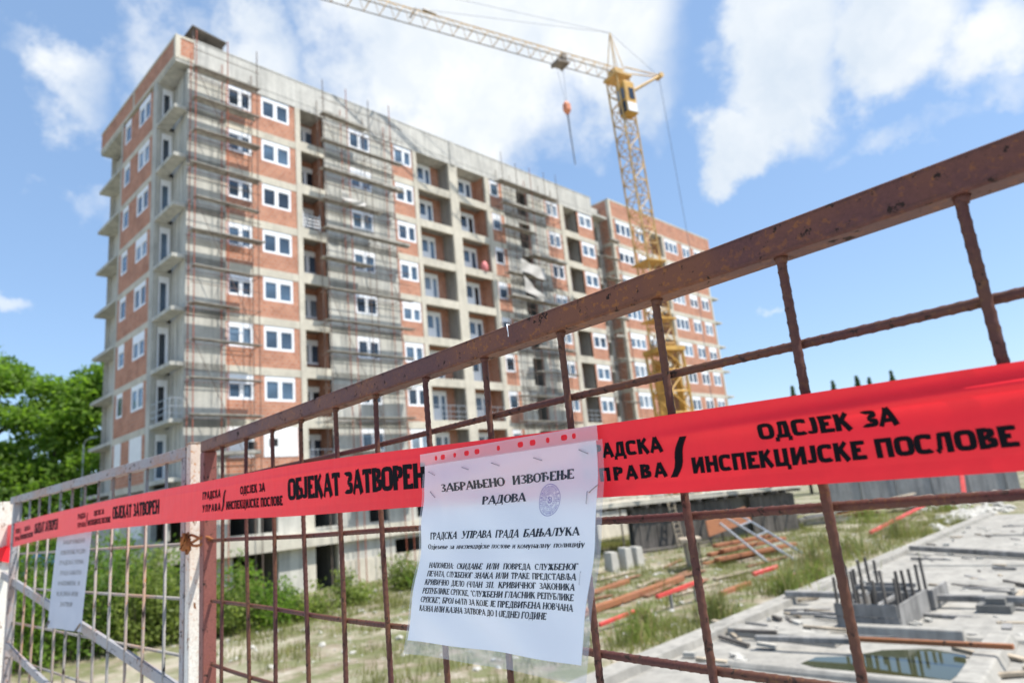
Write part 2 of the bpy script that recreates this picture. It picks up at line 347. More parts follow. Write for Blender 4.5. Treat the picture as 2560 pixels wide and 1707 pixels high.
M['plank_pale'] = wood('pale_plank', (.46, .38, .28), 3)
M['redpaint'] = simple('red_paint', (.62, .07, .06), .5, .15)
M['white_stone'] = concrete('white_rubble', (.50, .48, .43), .2)
M['blue'] = simple('blue_plastic', (.05, .25, .55), .5, .1)
M['cloth'] = simple('white_sheeting', (.50, .475, .44), .8, .1, 1.2)
M['pinkcloth'] = simple('pink_plastic', (.70, .22, .22), .6, .15, 3)

# ------------------------------------------------------------------ building frame: x along the long facade, y into the building
OX, OY, ZT = -16.914, 32.782, 26.28
SITE = Matrix.Translation((OX, OY, 0)) @ Matrix.Rotation(radians(46.87), 4, 'Z')
FH = 2.85
def flr(k): return ZT - FH * k
def world(u, v, z=0.0): return SITE @ Vector((u, v, z))

# ------------------------------------------------------------------ ground
NF = Vector((0.74256, 0.66978, 0)); FF = Vector((-0.66978, 0.74256, 0))
def smooth(a, b, x):
    t = max(0, min(1, (x - a) / (b - a))); return t * t * (3 - 2 * t)
def hnoise(x, y):
    return (sin(x * .9 + 1.3 * sin(y * .53)) * cos(y * 1.1 + .7 * sin(x * .41)) + .5 * sin(x * 2.3 + y * 1.7) * cos(y * 2.1 - x * .6)) * .5
SITE_INV = SITE.inverted()
def ground_z(x, y):
    q = x * NF.x + y * NF.y
    z = 2.3 * (1 - smooth(.95, 2.6, q))
    r = sqrt(x * x + y * y)
    if r < 90 and q > 2.6:
        l = SITE_INV @ Vector((x, y, 0))
        if l.y > -24.6: z += (.10 * hnoise(x * .8, y * .8) + .05 * hnoise(x * 2.9, y * 2.7)) * smooth(2.6, 6, q) * (1 if l.y < -.5 else 0)
        else: z -= .12
    return z
def build_ground():
    def axis(lim, dense, step, growth):
        a = [0]; s = step
        while a[-1] < lim:
            if a[-1] > dense: s *= growth
            a.append(a[-1] + s)
        return a
    p = axis(2500, 60, .8, 1.25); xs = sorted(set([-q for q in p] + p)); ys = sorted(set([-q for q in axis(2500, 8, .8, 1.3)] + axis(2500, 75, .6, 1.25)))
    vs = [(x, y, ground_z(x, y)) for y in ys for x in xs]; n = len(xs)
    fs = [(j * n + i, j * n + i + 1, (j + 1) * n + i + 1, (j + 1) * n + i) for j in range(len(ys) - 1) for i in range(n - 1)]
    m, nt, b, o = new_mat('site_soil')
    tc = nt.nodes.new('ShaderNodeTexCoord')
    n1 = tnoise(nt, .16, 7, .62); n2 = tnoise(nt, 1.6, 8, .72); n3 = tnoise(nt, 9, 6, .7); n4 = tnoise(nt, .85, 7, .7)
    dirt = ramp(nt, n2.outputs['Fac'], [(.3, (.15, .12, .08)), (.5, (.27, .225, .165)), (.68, (.42, .38, .31))])
    weed = ramp(nt, n3.outputs['Fac'], [(.3, (.085, .105, .04)), (.7, (.20, .205, .095))])
    f = ramp(nt, n4.outputs['Fac'], [(.42, (0, 0, 0)), (.54, (.9, .9, .9))])
    c = mixc(nt, f.outputs[0], dirt.outputs[0], weed.outputs[0])
    f2 = ramp(nt, n1.outputs['Fac'], [(.5, (0, 0, 0)), (.62, (.55, .55, .55))]); c = mixc(nt, f2.outputs[0], c, (.50, .45, .37))
    nt.links.new(c, b.inputs['Base Color']); b.inputs['Roughness'].default_value = .95; b.inputs['Specular IOR Level'].default_value = .15
    bump(nt, b, n3.outputs['Fac'], .5, .06)
    me = bpy.data.meshes.new('ground'); me.from_pydata(vs, [], fs); me.materials.append(m); ob = bpy.data.objects.new('ground', me); COL.objects.link(ob)
    for q in me.polygons: q.use_smooth = True
    tag(ob, kind='structure')
build_ground()
def build_bounce_road():                      # unseen pale ground before the gates, added to bounce sunlight onto the notice
    m = MB(); P = lambda t, q: tuple(NF * q + FF * t + Vector((0, 0, 2.31))); n = 40
    for i in range(n):
        a, b = -45 + 90 * i / n, -45 + 90 * (i + 1) / n; e0 = .72 + .06 * sin(i * 1.7); e1 = .72 + .06 * sin((i + 1) * 1.7)
        m.quad(P(a, -26), P(a, e0), P(b, e1), P(b, -26))
    tag(m.build('bounce_road', simple('bounce_gravel', (.50, .49, .47), .9, .15, 8, spec=.1)), kind='structure')
build_bounce_road()

# ------------------------------------------------------------------ windows
def window_mesh(w, h, panes, box=.24, fr=.09, mull=.15, key=None, door=None):
    """frame lies around y=0 facing -y; returns (frame mesh builder, pane builder)"""
    f = MB(); g = MB(); D = .09
    f.box(0, fr, -.02, D, 0, h); f.box(w - fr, w, -.02, D, 0, h)
    f.box(fr, w - fr, -.019, D, 0, fr); f.box(fr, w - fr, -.022, D, h - fr - box, h)
    edges = [fr]; tot = sum(panes); inner = w - 2 * fr - mull * (len(panes) - 1)
    x = fr
    for i, p in enumerate(panes):
        pw = inner * p / tot; lo = fr
        if door is not None and i != door: lo = .95; f.box(x, x + pw, -.012, D, fr, lo)
        sx = .045
        f.box(x, x + sx, -.005, D * .8, lo, h - fr - box); f.box(x + pw - sx, x + pw, -.005, D * .8, lo, h - fr - box)
        f.box(x + sx, x + pw - sx, -.006, D * .8, lo, lo + sx); f.box(x + sx, x + pw - sx, -.006, D * .8, h - fr - box - sx, h - fr - box)
        g.quad((x + sx, .03, lo + sx), (x + pw - sx, .03, lo + sx), (x + pw - sx, .03, h - fr - box - sx), (x + sx, .03, h - fr - box - sx))
        x += pw
        if i < len(panes) - 1: f.box(x, x + mull, -.021, D, fr, h - fr - box); x += mull
    return f, g
RW = random.Random(101)
class WinType:
    def __init__(s, name, w, h, panes, **kw):
        s.name = name; s.kinds = []
        boxes = [kw.pop('box', .24)]
        if 1.3 < h < 1.7: boxes += [boxes[0] + .22, boxes[0] + .5]
        for bx in boxes:
            f, g = window_mesh(w, h, panes, box=bx, **kw)
            a = bpy.data.meshes.new(name); a.from_pydata(f.v, [], f.f); a.materials.append(M['pvc'])
            b = bpy.data.meshes.new('pane'); b.from_pydata(g.v, [], g.f); b.materials.append(M['glass']); s.kinds.append((a, b))
    def put(s, parent, u, v, z, rot=0):
        k = 0
        if len(s.kinds) > 1 and RW.random() < .1: k = 1
        o = bpy.data.objects.new(s.name, s.kinds[k][0]); COL.objects.link(o); o.parent = parent; o.location = (u, v, z); o.rotation_euler = (0, 0, rot)
        p = bpy.data.objects.new('pane', s.kinds[k][1]); COL.objects.link(p); p.parent = o
        return o

def wall(mb, u0, u1, z0, z1, v, holes, depth=.28, rev=True):
    """front skin at y=v (facing -y) with rectangular holes and their reveals"""
    us = sorted({u0, u1} | {max(u0, min(u1, h[0])) for h in holes} | {max(u0, min(u1, h[1])) for h in holes})
    zs = sorted({z0, z1} | {max(z0, min(z1, h[2])) for h in holes} | {max(z0, min(z1, h[3])) for h in holes})
    for i in range(len(us) - 1):
        for j in range(len(zs) - 1):
            cu = (us[i] + us[i + 1]) / 2; cz = (zs[j] + zs[j + 1]) / 2
            if any(h[0] < cu < h[1] and h[2] < cz < h[3] for h in holes): continue
            mb.quad((us[i], v, zs[j]), (us[i + 1], v, zs[j]), (us[i + 1], v, zs[j + 1]), (us[i], v, zs[j + 1]))
    if rev:
        for (a, b, c, d) in holes:
            e = v + depth
            mb.quad((a, v, c), (a, v, d), (a, e, d), (a, e, c)); mb.quad((b, v, c), (b, e, c), (b, e, d), (b, v, d))
            mb.quad((a, v, c), (a, e, c), (b, e, c), (b, v, c)); mb.quad((a, v, d), (b, v, d), (b, e, d), (a, e, d))
def endwall(mb, v0, v1, z0, z1, u, holes, depth=.28):
    """skin at x=u facing -x"""
    t = MB(); wall(t, v0, v1, z0, z1, 0, [(h[0], h[1], h[2], h[3]) for h in holes], depth)
    n = len(mb.v); mb.v += [(u + y, x, z) for (x, y, z) in t.v]; mb.f += [tuple(n + i for i in reversed(f)) for f in t.f]
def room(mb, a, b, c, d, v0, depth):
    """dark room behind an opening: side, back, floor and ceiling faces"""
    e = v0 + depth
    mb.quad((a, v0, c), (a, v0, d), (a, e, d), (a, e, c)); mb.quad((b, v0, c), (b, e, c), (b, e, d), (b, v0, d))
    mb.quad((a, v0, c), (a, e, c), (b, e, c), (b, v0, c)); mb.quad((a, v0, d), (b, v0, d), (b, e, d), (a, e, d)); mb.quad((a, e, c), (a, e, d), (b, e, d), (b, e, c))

def build_main():
    T = empty('apartment_building', SITE)
    tag(T, 'long unfinished apartment building of bare brick and grey concrete with white windows', 'building')
    CL, CG = MB(), MB()                           # light frame, grey concrete
    BKS = {}; LBS = {}; ROOMS = []                # brick walls by bay, loggia backs, dark rooms
    LSHADES = {}
    def BKof(u): return BKS.setdefault(u, MB())
    def addroom(*a): r = MB(); room(r, *a); ROOMS.append(r)
    wA = WinType('window', 1.44, 1.42, [1, .8]); wB = WinType('window', 1.80, 1.45, [1, 1]); wBB = WinType('window', 1.68, 1.45, [1, 1]); wR = WinType('window', 1.55, 1.42, [1, .8])
    wN = WinType('window', 1.0, 1.42, [1]); wRW = WinType('window', 1.6, 1.45, [1, .9]); w4 = WinType('window', 1.95, 1.42, [1, 1], fr=.12)
    wE = WinType('window', 1.9, 1.5, [1, 1]); wS = WinType('window', 1.1, 1.5, [1])
    dC = WinType('balcony_door', .60, 2.35, [1], box=.2, fr=.1); dL1 = WinType('balcony_door', 1.5, 1.5, [1, 1.1], box=.2); dL2 = WinType('balcony_door', 1.35, 2.2, [1.3, .9], box=.2, door=1)
    dL3 = WinType('balcony_door', 1.5, 2.2, [1.2, .9], box=.2, door=1); dL4 = WinType('balcony_door', .75, 2.2, [1], box=.1, fr=.14); wL4 = WinType('window', .5, 1.3, [1], box=.05)
    NB = 13.15
    slabs = []
    for k in range(8):
        z = flr(k); zt = z + FH - .45              # underside of the beam above
        last = z - .45
        # main facade
        wall(CG, .65, 2.75, last, zt + (.45 if k else .0), 0, [])
        if k == 7: hb = [(2.83, 4.27, z + 1.03, z + 2.4), (4.88, 6.68, z + 1.0, z + 2.4)]
        hA = [(2.83, 4.27, z + 1.03, z + 2.45), (4.88, 6.68, z + 1.0, z + 2.45)]
        wall(BKof(2.75), 2.75, 7.05, z, zt, 0, hA)
        wall(CG, 9.0, 14.4, last, zt + (.45 if k else 0), 0, [(10.9, 12.58, z + 1.0, z + 2.45)])
        wall(BKof(14.4), 14.4, 16.15, z, zt, 0, [(14.52, 16.07, z + 1.0, z + 2.42)])
        wall(BKof(23.75), 23.75, 25.2, z, zt, 0, [(23.85, 24.85, z + 1.0, z + 2.42)])
        wall(CG, 25.2, 30.4, last, zt + (.45 if k else 0), 0, [(26.9, 28.25, z + .1, z + 2.3)])
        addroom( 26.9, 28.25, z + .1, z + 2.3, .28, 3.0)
        wall(BKof(30.4), 30.4, 32.4, z, zt, 0, [(30.6, 32.2, z + 1.0, z + 2.45)])
        wall(BKof(34.9), 34.9, 37.3, z, zt, 0, [(35.15, 37.1, z + 1.0, z + 2.42)])
        wall(CG, 37.3, 40.2, last, zt + .45, 1.25, [(38.5, 39.6, z + .9, z + 2.2)]); addroom( 38.5, 39.6, z + .9, z + 2.2, 1.53, 2)
        CG.quad((37.3, 0, last), (37.3, 1.25, last), (37.3, 1.25, zt + .45), (37.3, 0, zt + .45))
        # beams along the slabs
        for (a, b) in ((2.75, 7.05), (14.4, 16.15), (23.75, 25.2), (30.4, 32.4), (34.9, 37.3)): CL.box(a, b, -.025, .27, z - .45, z)
        if k == 0:
            for (a, b) in ((2.75, 7.05), (14.4, 16.15), (23.75, 25.2), (30.4, 32.4), (34.9, 37.3)): CL.box(a, b, -.02, .27, zt, zt + .05)
        # loggias
        for (a, b, up, dd) in ((7.4, 9.0, .19, 1.5), (16.5, 19.55, .12, 1.2), (20.4, 23.3, .12, 1.2), (32.95, 34.9, .15, 1.3)):
            CL.box(a, b, -.03, .16, z - .45, z + up); LSHADE = LSHADES.setdefault(a, MB()); LSHADE.box(a, b, .16, dd + .1, z - .2, z)
            top = zt + .25
            LB = LBS.setdefault(a, MB()); wall(LB, a, b, z, top, dd, [], rev=False)
            side = LSHADE if a not in (20.4, 7.4) else LB
            LSHADE.quad((a, .16, z), (a, .16, top), (a, dd, top), (a, dd, z)); side.quad((b, .16, z), (b, dd, z), (b, dd, top), (b, .16, top))
            CG.quad((a, 0, zt), (b, 0, zt), (b, 0, zt + .0), (a, 0, zt)) if 0 else None
        if k == 0:
            for (a, b, dd) in ((7.4, 9.0, 1.6), (16.5, 19.55, 1.3), (20.4, 23.3, 1.3), (32.95, 34.9, 1.4)): CG.box(a, b, .16, dd, zt + .0, zt + .2)
        # openings
        if k < 7:
            wA.put(T, 2.83, .03, z + 1.03); wB.put(T, 4.88, .03, z + 1.0)
        wBB.put(T, 10.9, .03, z + 1.0); wR.put(T, 14.52, .03, z + 1.0); wN.put(T, 23.85, .03, z + 1.0); wRW.put(T, 30.6, .03, z + 1.0); w4.put(T, 35.15, .03, z + 1.0)
        dL1.put(T, 7.75, 1.41, z + .72); dL2.put(T, 17.35, 1.11, z + .12); dL3.put(T, 21.35, 1.11, z + .1); dL4.put(T, 33.9, 1.21, z + .08); wL4.put(T, 33.15, 1.21, z + 1.0)
        # end facade
        he = [(3.78, 5.68, z + 1.1, z + 2.6), (7.08, 8.18, z + 1.1, z + 2.6)]
        endwall(BKof('end'), 3.25, 8.5, z, zt + .1, 0, he)
        if k < 7: wE.put(T, .03, 5.68, z + 1.1, -pi / 2); wS.put(T, .03, 8.18, z + 1.1, -pi / 2)
        CL.box(-.02, .25, 3.25, 8.5, z - .35, z)
        # corner balconies
        for (v0, v1, doorv) in ((0, 2.67, 2.67), (8.75, NB, 8.75)):
            s = MB(); s.box(-.02 if v0 == 0 else -.015, .64 if v0 == 0 else .94, v0 + (0 if v0 else 0), v1, z - .2, z)
            s.build('balcony_slab', M['conc_grey'], T)
        LBq = CG
        wall(LBq, 0.02, .96, z, zt + .25, 2.66, [(.22, .82, z + .05, z + 2.4)]); dC.put(T, .22, 2.69, z + .05)
    # corner side walls (full height, two halves of one grey concrete fin)
    zb = flr(7) - .45
    CG.quad((.65, 0, zb), (.93, 2.66, zb), (.93, 2.66, ZT + 2.4), (.65, 0, ZT + 2.4))
    CG.quad((.93, 8.75, zb), (.93, NB, zb), (.93, NB, ZT + 2.4), (.93, 8.75, ZT + 2.4)); CG.quad((.93, NB, zb), (2, NB, zb), (2, NB, ZT + 2.4), (.93, NB, ZT + 2.4))
    for q in range(3):                       # plaster joints on the fin
        v = .55 + .75 * q; u = .65 + .105 * v; CG.box(u - .035, u + .02, v, v + .05, zb, ZT + 2.38)
    # columns
    for (a, b) in ((7.05, 7.4), (16.15, 16.5), (19.55, 20.4), (23.3, 23.75), (32.4, 32.95)): CL.box(a, b, -.045, .3, 0, ZT + 2.42)
    CG.box(-.03, .28, 2.67, 3.25, 0, ZT + 2.78); CG.box(-.03, .28, 8.5, 8.75, 0, ZT + 2.78)
    # parapet band on the long facade with shallow pours, then roof
    P = MB(); zp0, zp1 = ZT + 2.4, ZT + 4.27
    P.box(.98, 37.3, -.05, .2, zp0, zp1); P.box(37.3, 40.2, 1.2, 1.45, zp0, zp1)
    for u in (2.6, 4.7, 7.2, 9.1, 11.5, 14.2, 16.3, 23.5, 25.4, 28, 30.4, 32.6, 35): P.box(u, u + .035, -.058, -.05, zp0, zp1)
    P.box(19.75, 20.25, -.12, -.05, zp0, zp1 + .06); P.box(.98, 37.3, -.075, .24, zp1, zp1 + .07)
    P.box(.98, 37.3, -.065, -.051, zp0 + .42, zp0 + .46)
    P.build('parapet', M['conc_roof'], T)
    EP = MB(); EP.box(0, .2, .0, NB, ZT + 3.03, ZT + 4.15); EP.box(.2, .98, 0, .2, ZT + 3.03, ZT + 4.15)
    EP.build('parapet', M['brick'], T)
    CO = MB(); CO.box(-.03, .23, -.03, NB + .02, ZT + 2.82, ZT + 3.03); CO.box(-.03, .23, -.03, NB + .02, ZT + 4.15, ZT + 4.29); CO.box(.23, .98, -.03, .2, ZT + 2.82, ZT + 3.03); CO.box(.23, .98, -.03, .2, ZT + 4.15, ZT + 4.29)
    CO.box(-.035, .24, -.036, .2, ZT + 2.9, ZT + 4.27); CO.box(-.03, .23, 6.6, 6.85, ZT + 3.03, ZT + 4.15)
    CO.build('coping', M['conc_light'], T)
    RF = MB(); RF.box(.24, 40, .25, NB, ZT + 2.86, ZT + 3.1); RF.box(.24, 1.0, .2, 2.66, ZT + 2.84, ZT + 2.87); RF.box(.0, 1.0, .0, 2.68, ZT + 2.64, ZT + 2.81); RF.box(0, 1.0, 8.74, NB, ZT + 2.64, ZT + 2.81); RF.build('roof', M['conc_grey'], T)
    # two trading storeys at the foot
    z0 = 3.1
    hu = [(2.95, 4.45, 3.3, 5.5), (4.55, 5.5, 3.3, 5.5), (7.62, 9.12, 3.3, 5.5), (11.2, 12.6, 3.25, 5.3), (14.7, 16.2, 3.25, 5.3), (18, 20, 3.3, 5.4), (22, 24, 3.3, 5.4), (26, 28, 3.3, 5.4), (30, 32, 3.3, 5.4), (34, 36, 3.3, 5.4)]
    wall(CG, 0.65, 40.2, 3.1, flr(7) - .45, .0, hu)
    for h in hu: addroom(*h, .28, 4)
    hl = [(3.15, 5.45, 0, 2.3), (7.62, 9.1, -.2, 2.35), (13, 15, 0, 2.1), (18, 21, 0, 2.2), (25, 27, 0, 2.2)]
    wall(CG, .65, 40.2, -.3, 2.35, .1, hl)
    for h in hl: addroom(*h, .38, 5)
    CL.box(-.6, 9.3, -.55, .1, 2.35, 3.1); CL.box(9.3, 40.2, -.2, .1, 2.35, 3.1)
    CG.box(5.5, 6.95, -.02, .1, 0, 2.35); CL.box(7.0, 7.6, -.09, .1, -.2, flr(7) - .45)
    CL.box(9.4, 40.2, -.04, .1, -.2, 1.3)
    endwall(CG, 0.0, NB, 3.1, flr(7) - .45, .02, [(3.6, 5.6, 3.6, 5.6), (7.0, 8.1, 3.6, 5.6), (.5, 2.3, 3.4, 5.6)])
    for (a, b) in ((3.6, 5.6), (7.0, 8.1)): 
        t = MB(); t.box(.12, .16, a, b, 3.6, 5.6); t.build('window_board', M['board'], T)
    endwall(CG, -.0, NB, -.3, 2.35, .3, [(1.0, 3.2, 0, 2.2), (6, 8, 0, 2.2)])
    CL.box(-.6, 0, -.55, NB, 2.35, 3.1)
    CG.quad((.65, NB, 0), (40, NB, 0), (40, NB, ZT + 3), (.65, NB, ZT + 3))
    for q in LSHADES.values(): q.build('loggia_slab', M['conc_shade'], T)
    for q in BKS.values(): q.build('brick_wall', M['brick'], T)
    for q in LBS.values(): q.build('loggia_wall', M['brick'], T)
    CL.build('concrete_frame', M['conc_light'], T); CG.build('concrete_wall', M['conc_grey'], T); 
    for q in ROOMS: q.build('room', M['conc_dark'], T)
    # boarded openings on the lowest flat storey
    z = flr(7)
    for (a, b, hx, hz) in ((4.78, 6.75, .30, .55), (2.8, 4.3, 1.1, .4)):
        t = MB(); wall(t, a, b, z + .85, z + 2.45, -.03, [(a + hx, a + hx + .5, z + .85 + hz, z + .85 + hz + .42)], .03); t.build('window_board', M['board'], T)
        t = MB(); t.quad((a + hx, .0, z + .85 + hz), (a + hx + .5, .0, z + .85 + hz), (a + hx + .5, .0, z + 1.27 + hz), (a + hx, .0, z + 1.27 + hz)); t.build('opening', M['black'], T)  # black quad paints the darkness inside the hole
    for (a, b) in ((3.78, 5.68), (7.08, 8.18)):
        t = MB(); t.box(-.015, .02, a, b, z + 1.0, z + 2.6); t.build('window_board', M['board'], T)
    # balcony railings on the finished storey
    def rail(a, b, v, z, n):
        t = MB()
        for h in (.25, .6, 1.0): t.box(a, b, v, v + .03, z + h, z + h + .035)
        for i in range(n + 1):
            x = a + (b - a) * i / n; t.box(x - .015, x + .015, v - .002, v + .032, z, z + 1.0)
        return t.build('railing', M['galv'], T)
    for k in (6,):
        z = flr(k)
        rail(16.5, 19.5, -.02, z + .12, 4); rail(20.45, 23.25, -.02, z + .12, 4); rail(32.95, 34.9, -.02, z + .15, 3); rail(0.0, .6, 0.0, z, 2)
        t = MB()
        for h in (.3, .6, 1.0): t.box(0, .03, .03, 2.6, z + h, z + h + .035)
        t.build('railing', M['galv'], T)
    rail(7.45, 8.95, -.02, flr(7) + .19, 3)
    return T
BLD = build_main()

def build_right():
    T = empty('brick_building', SITE @ Matrix.Translation((40.2, 0, 0)))
    tag(T, 'taller brick apartment block with three-part windows behind the crane mast', 'building')
    BK, CL, CG = MB(), MB(), MB(); BK2 = MB(); BS = MB(); PP = MB(); ROOMS = []
    def addroom(*a): r = MB(); room(r, *a); ROOMS.append(r)
    w3 = WinType('window', 2.6, 1.55, [1, 1, 1], box=.3); w2 = WinType('window', 1.65, 1.55, [1, 1], box=.3); wd = WinType('balcony_door', .9, 2.2, [1], box=.15)
    for k in range(9):
        z = ZT + .6 - FH * k
        if z < 3: break
        H = [(.8, 3.4, z + .95, z + 2.5), (9.75, 12.35, z + .95, z + 2.5), (13.4, 15.05, z + .95, z + 2.5), (15.95, 17.6, z + .95, z + 2.5), (4.2, 5.85, z + .95, z + 2.5)]
        wall(BK, 0, 6.7, z, z + FH - .4, 0, [H[0], H[4]]); wall(BK2, 9.3, 18.3, z, z + FH - .4, 0, H[1:4])
        w3.put(T, .8, .03, z + .95); w3.put(T, 9.75, .03, z + .95); w2.put(T, 13.4, .03, z + .95); w2.put(T, 15.95, .03, z + .95); w2.put(T, 4.2, .03, z + .95)
        CL.box(-.0, 6.7, -.02, .2, z - .4, z); CL.box(9.3, 18.3, -.02, .2, z - .4, z); CL.box(6.7, 9.3, -.03, .15, z - .4, z + .1)
        CG.box(6.7, 9.3, .15, 1.4, z - .2, z); wall(CG, 6.7, 9.3, z, z + FH - .2, 1.4, [], rev=False); wd.put(T, 8.2, 1.34, z + .1)
        BK.quad((6.7, 0, z), (6.7, 0, z + FH - .2), (6.7, 1.4, z + FH - .2), (6.7, 1.4, z)); BK.quad((9.3, .15, z), (9.3, 1.4, z), (9.3, 1.4, z + FH - .2), (9.3, .15, z + FH - .2))
        s = MB(); s.box(18.3, 20.1, 0, 2.6, z - .2, z); s.build('balcony_slab', M['conc_grey'], T)
        endwall(BS, 0, 13, z, z + FH - .4, 0, []); t = MB()
        CL.box(-.02, -.0, .3, 13, z - .4, z)
    CG.quad((18.3, .0, 0), (18.3, 13, 0), (18.3, 13, ZT + 3), (18.3, 0, ZT + 3))
    CL.box(-.03, .3, -.05, .28, 0, ZT + 5); CL.box(9.25, 9.55, -.04, .28, 0, ZT + 3.3); CL.box(18.05, 18.35, -.04, .28, 0, ZT + 3.3)
    PP.box(0, 20.0, -.01, .2, ZT + 3.25, ZT + 4.9); CL.box(-.03, 20.05, -.03, .25, ZT + 4.9, ZT + 5.05); CL.box(0, 20.05, -.02, .2, ZT + 3.05, ZT + 3.25)
    PP.box(-.01, .2, .3, 13, ZT + 3.05, ZT + 4.9); CL.box(-.03, .25, .3, 13, ZT + 4.9, ZT + 5.04)
    CG.box(.2, 20.0, .2, 13, ZT + 3.1, ZT + 3.3)
    wall(CG, 0, 18.3, -.3, ZT + .2 - FH * 8, .0, [(2, 5, 0, 2.4), (10, 14, 0, 2.4)]); addroom( 2, 5, 0, 2.4, .3, 4); addroom( 10, 14, 0, 2.4, .3, 4)
    for q in (BK, BK2, BS): q.build('brick_wall', M['brick'], T)
    PP.build('parapet', M['brick'], T); CL.build('concrete_frame', M['conc_light'], T); CG.build('concrete_wall', M['conc_grey'], T); 
    for q in ROOMS: q.build('room', M['conc_dark'], T)
build_right()

# ------------------------------------------------------------------ scaffolds
LIFTS = [2.05, .2, -1.7, -3.7, -5.6, -7.5, -9.4, -11.35, -13.25, -15.2, -17.1, -19.1, -21]
def scaffold(u0, u1, label, lifts, poles, red=(), seed=1, v_out=-.95, toe=True, top=4.1, vin=-.2):
    rnd = random.Random(seed)
    T = empty('scaffold', SITE @ Matrix.Translation((u0, 0, 0)))
    tag(T, label, 'scaffolding', 'scaffolds on the building facades')
    L = u1 - u0
    for i, x in enumerate(poles):
        for v, ex in ((v_out, 0), (vin, .0)):
            m = MB(); wob = rnd.uniform(-.03, .03); zt = ZT + top + rnd.uniform(-.1, .5) if v == v_out else ZT + top - .8
            m.tube([(x - u0, v, 0), (x - u0 + wob, v, zt * .5), (x - u0, v, zt)], .027, 6); m.build('pole', M['pole_red'] if i in red else M['pole'], T)
    for j, w in enumerate(lifts):
        z = ZT + w + rnd.uniform(-.05, .05); a = rnd.uniform(-.1, .1); b = L + rnd.uniform(-.25, .2)
        d = MB(); n = rnd.choice([2, 2, 3, 3]); dz = rnd.uniform(-.09, .09)
        if rnd.random() < .22: b = L * rnd.uniform(.45, .75)
        elif rnd.random() < .18: a = L * rnd.uniform(.25, .5)
        for q in range(n):
            y0 = v_out - .12 + q * .215
            x0 = a + rnd.uniform(-.15, .05); x1 = b + rnd.uniform(-.1, .2); hh = rnd.uniform(0, .012)
            d.hexa([(x0, y0, z + hh), (x1, y0, z + hh + dz), (x1, y0 + .2, z + hh + dz), (x0, y0 + .2, z + hh), (x0, y0, z + .05 + hh), (x1, y0, z + .05 + hh + dz), (x1, y0 + .2, z + .05 + hh + dz), (x0, y0 + .2, z + .05 + hh)])
        if toe and rnd.random() < .25: d.hexa([(a, v_out - .16, z + .02), (b, v_out - .16, z + .02 + dz), (b, v_out - .13, z + .02 + dz), (a, v_out - .13, z + .02), (a, v_out - .16, z + .19), (b, v_out - .16, z + .19 + dz), (b, v_out - .13, z + .19 + dz), (a, v_out - .13, z + .19)])
        d.build('deck', M['deck'], T)
        g = MB(); g.tube([(-.1, v_out - .03, z - .06), (L + .1, v_out - .03, z - .06)], .02, 5); g.tube([(-.1, vin + .02, z - .06), (L + .1, vin + .02, z - .06)], .02, 5)
        for x in poles: g.tube([(x - u0, v_out - .1, z - .06), (x - u0, vin + .18, z - .06)], .02, 5)
        g.build('ledger', M['pole'], T)
        if rnd.random() < .45: g = MB(); g.tube([(-.1, v_out - .03, z + 1.05), (L + .1, v_out - .03, z + 1.05 + dz)], .02, 5); g.build('guard_rail', M['pole'], T)
    zz = lifts[::2]
    for j in range(len(zz) - 1):
        i = j % (len(poles) - 1); br = MB()
        br.tube([(poles[i] - u0, v_out + .03, ZT + zz[j]), (poles[i + 1] - u0, v_out + .03, ZT + zz[j + 1])], .02, 5); br.build('brace', M['pole'], T)
    return T
scaffold(.66, 4.2, 'rusty pole scaffold with plank decks on the near corner of the building', LIFTS, (.74, 2.47, 4.19), (0, 1), 3)
scaffold(8.4, 14.5, 'wide plank scaffold over the grey bay beside the first loggia column', LIFTS, (8.5, 10.2, 11.9, 13.6), (1, 3), 5)
scaffold(24.2, 31.2, 'dark plank scaffold with the hung white sheet on the far bay', LIFTS, (24.5, 26.1, 27.8, 29.6, 31.2), (2,), 8)
scaffold(37.5, 40.0, 'narrow plank scaffold in the recess beside the brick block', LIFTS[1:], (37.6, 39.9), (), 11, v_out=-.75, top=2.4, vin=.9)

def cloth(name, mat, a, b, drop, sag=.15, nx=10, nz=6, seed=0):
    rnd = random.Random(seed); m = MB(); a = Vector(a); b = Vector(b); V = []
    for j in range(nz + 1):
        for i in range(nx + 1):
            t = i / nx; s = j / nz; p = a.lerp(b, t); dr = drop[0] * (1 - t) + drop[1] * t
            V.append((p.x + .06 * sin(9 * t + s * 3), p.y - .05 - .07 * sin(t * 11 + s * 4), p.z - sag * 4 * t * (1 - t) * (1 - s * .4) - dr * s))
    m.v = V; m.f = [(j * (nx + 1) + i, j * (nx + 1) + i + 1, (j + 1) * (nx + 1) + i + 1, (j + 1) * (nx + 1) + i) for j in range(nz) for i in range(nx)]
    o = m.build(name, mat, None, True, SITE.copy()); return o
tag(cloth('hanging_sheet', M['cloth'], (25.3, -1.16, ZT - 4.4), (28.1, -1.16, ZT - 4.75), (.95, 1.05), .05, seed=1), 'cream sheet stretched across the dark plank scaffold on the far bay', 'sheet')
tag(cloth('torn_sheet', M['cloth'], (25.5, -1.12, ZT - 5.75), (28.6, -1.12, ZT - 7.5), (1.2, .15), .1, seed=2), 'torn pale sheet sagging below the stretched cream sheet', 'sheet')
tag(cloth('plastic_sheeting', M['cloth'], (9.4, -1.15, ZT - 2.95), (11.2, -1.15, ZT - 3.3), (.5, .35), .25, seed=3), 'crumpled white plastic hanging over a plank deck beside the grey bay window', 'sheet')
m = MB(); m.tube([(0, 0, 0), (.02, 0, .1), (0, 0, .55), (.05, 0, .75)], [.2, .27, .26, .12], 10)
tag(m.build('plastic_sack', M['pinkcloth'], None, True, SITE @ Matrix.Translation((22.55, .05, flr(2) + .13))), 'pink plastic sack standing on a loggia edge high on the facade', 'sack')
m = MB()
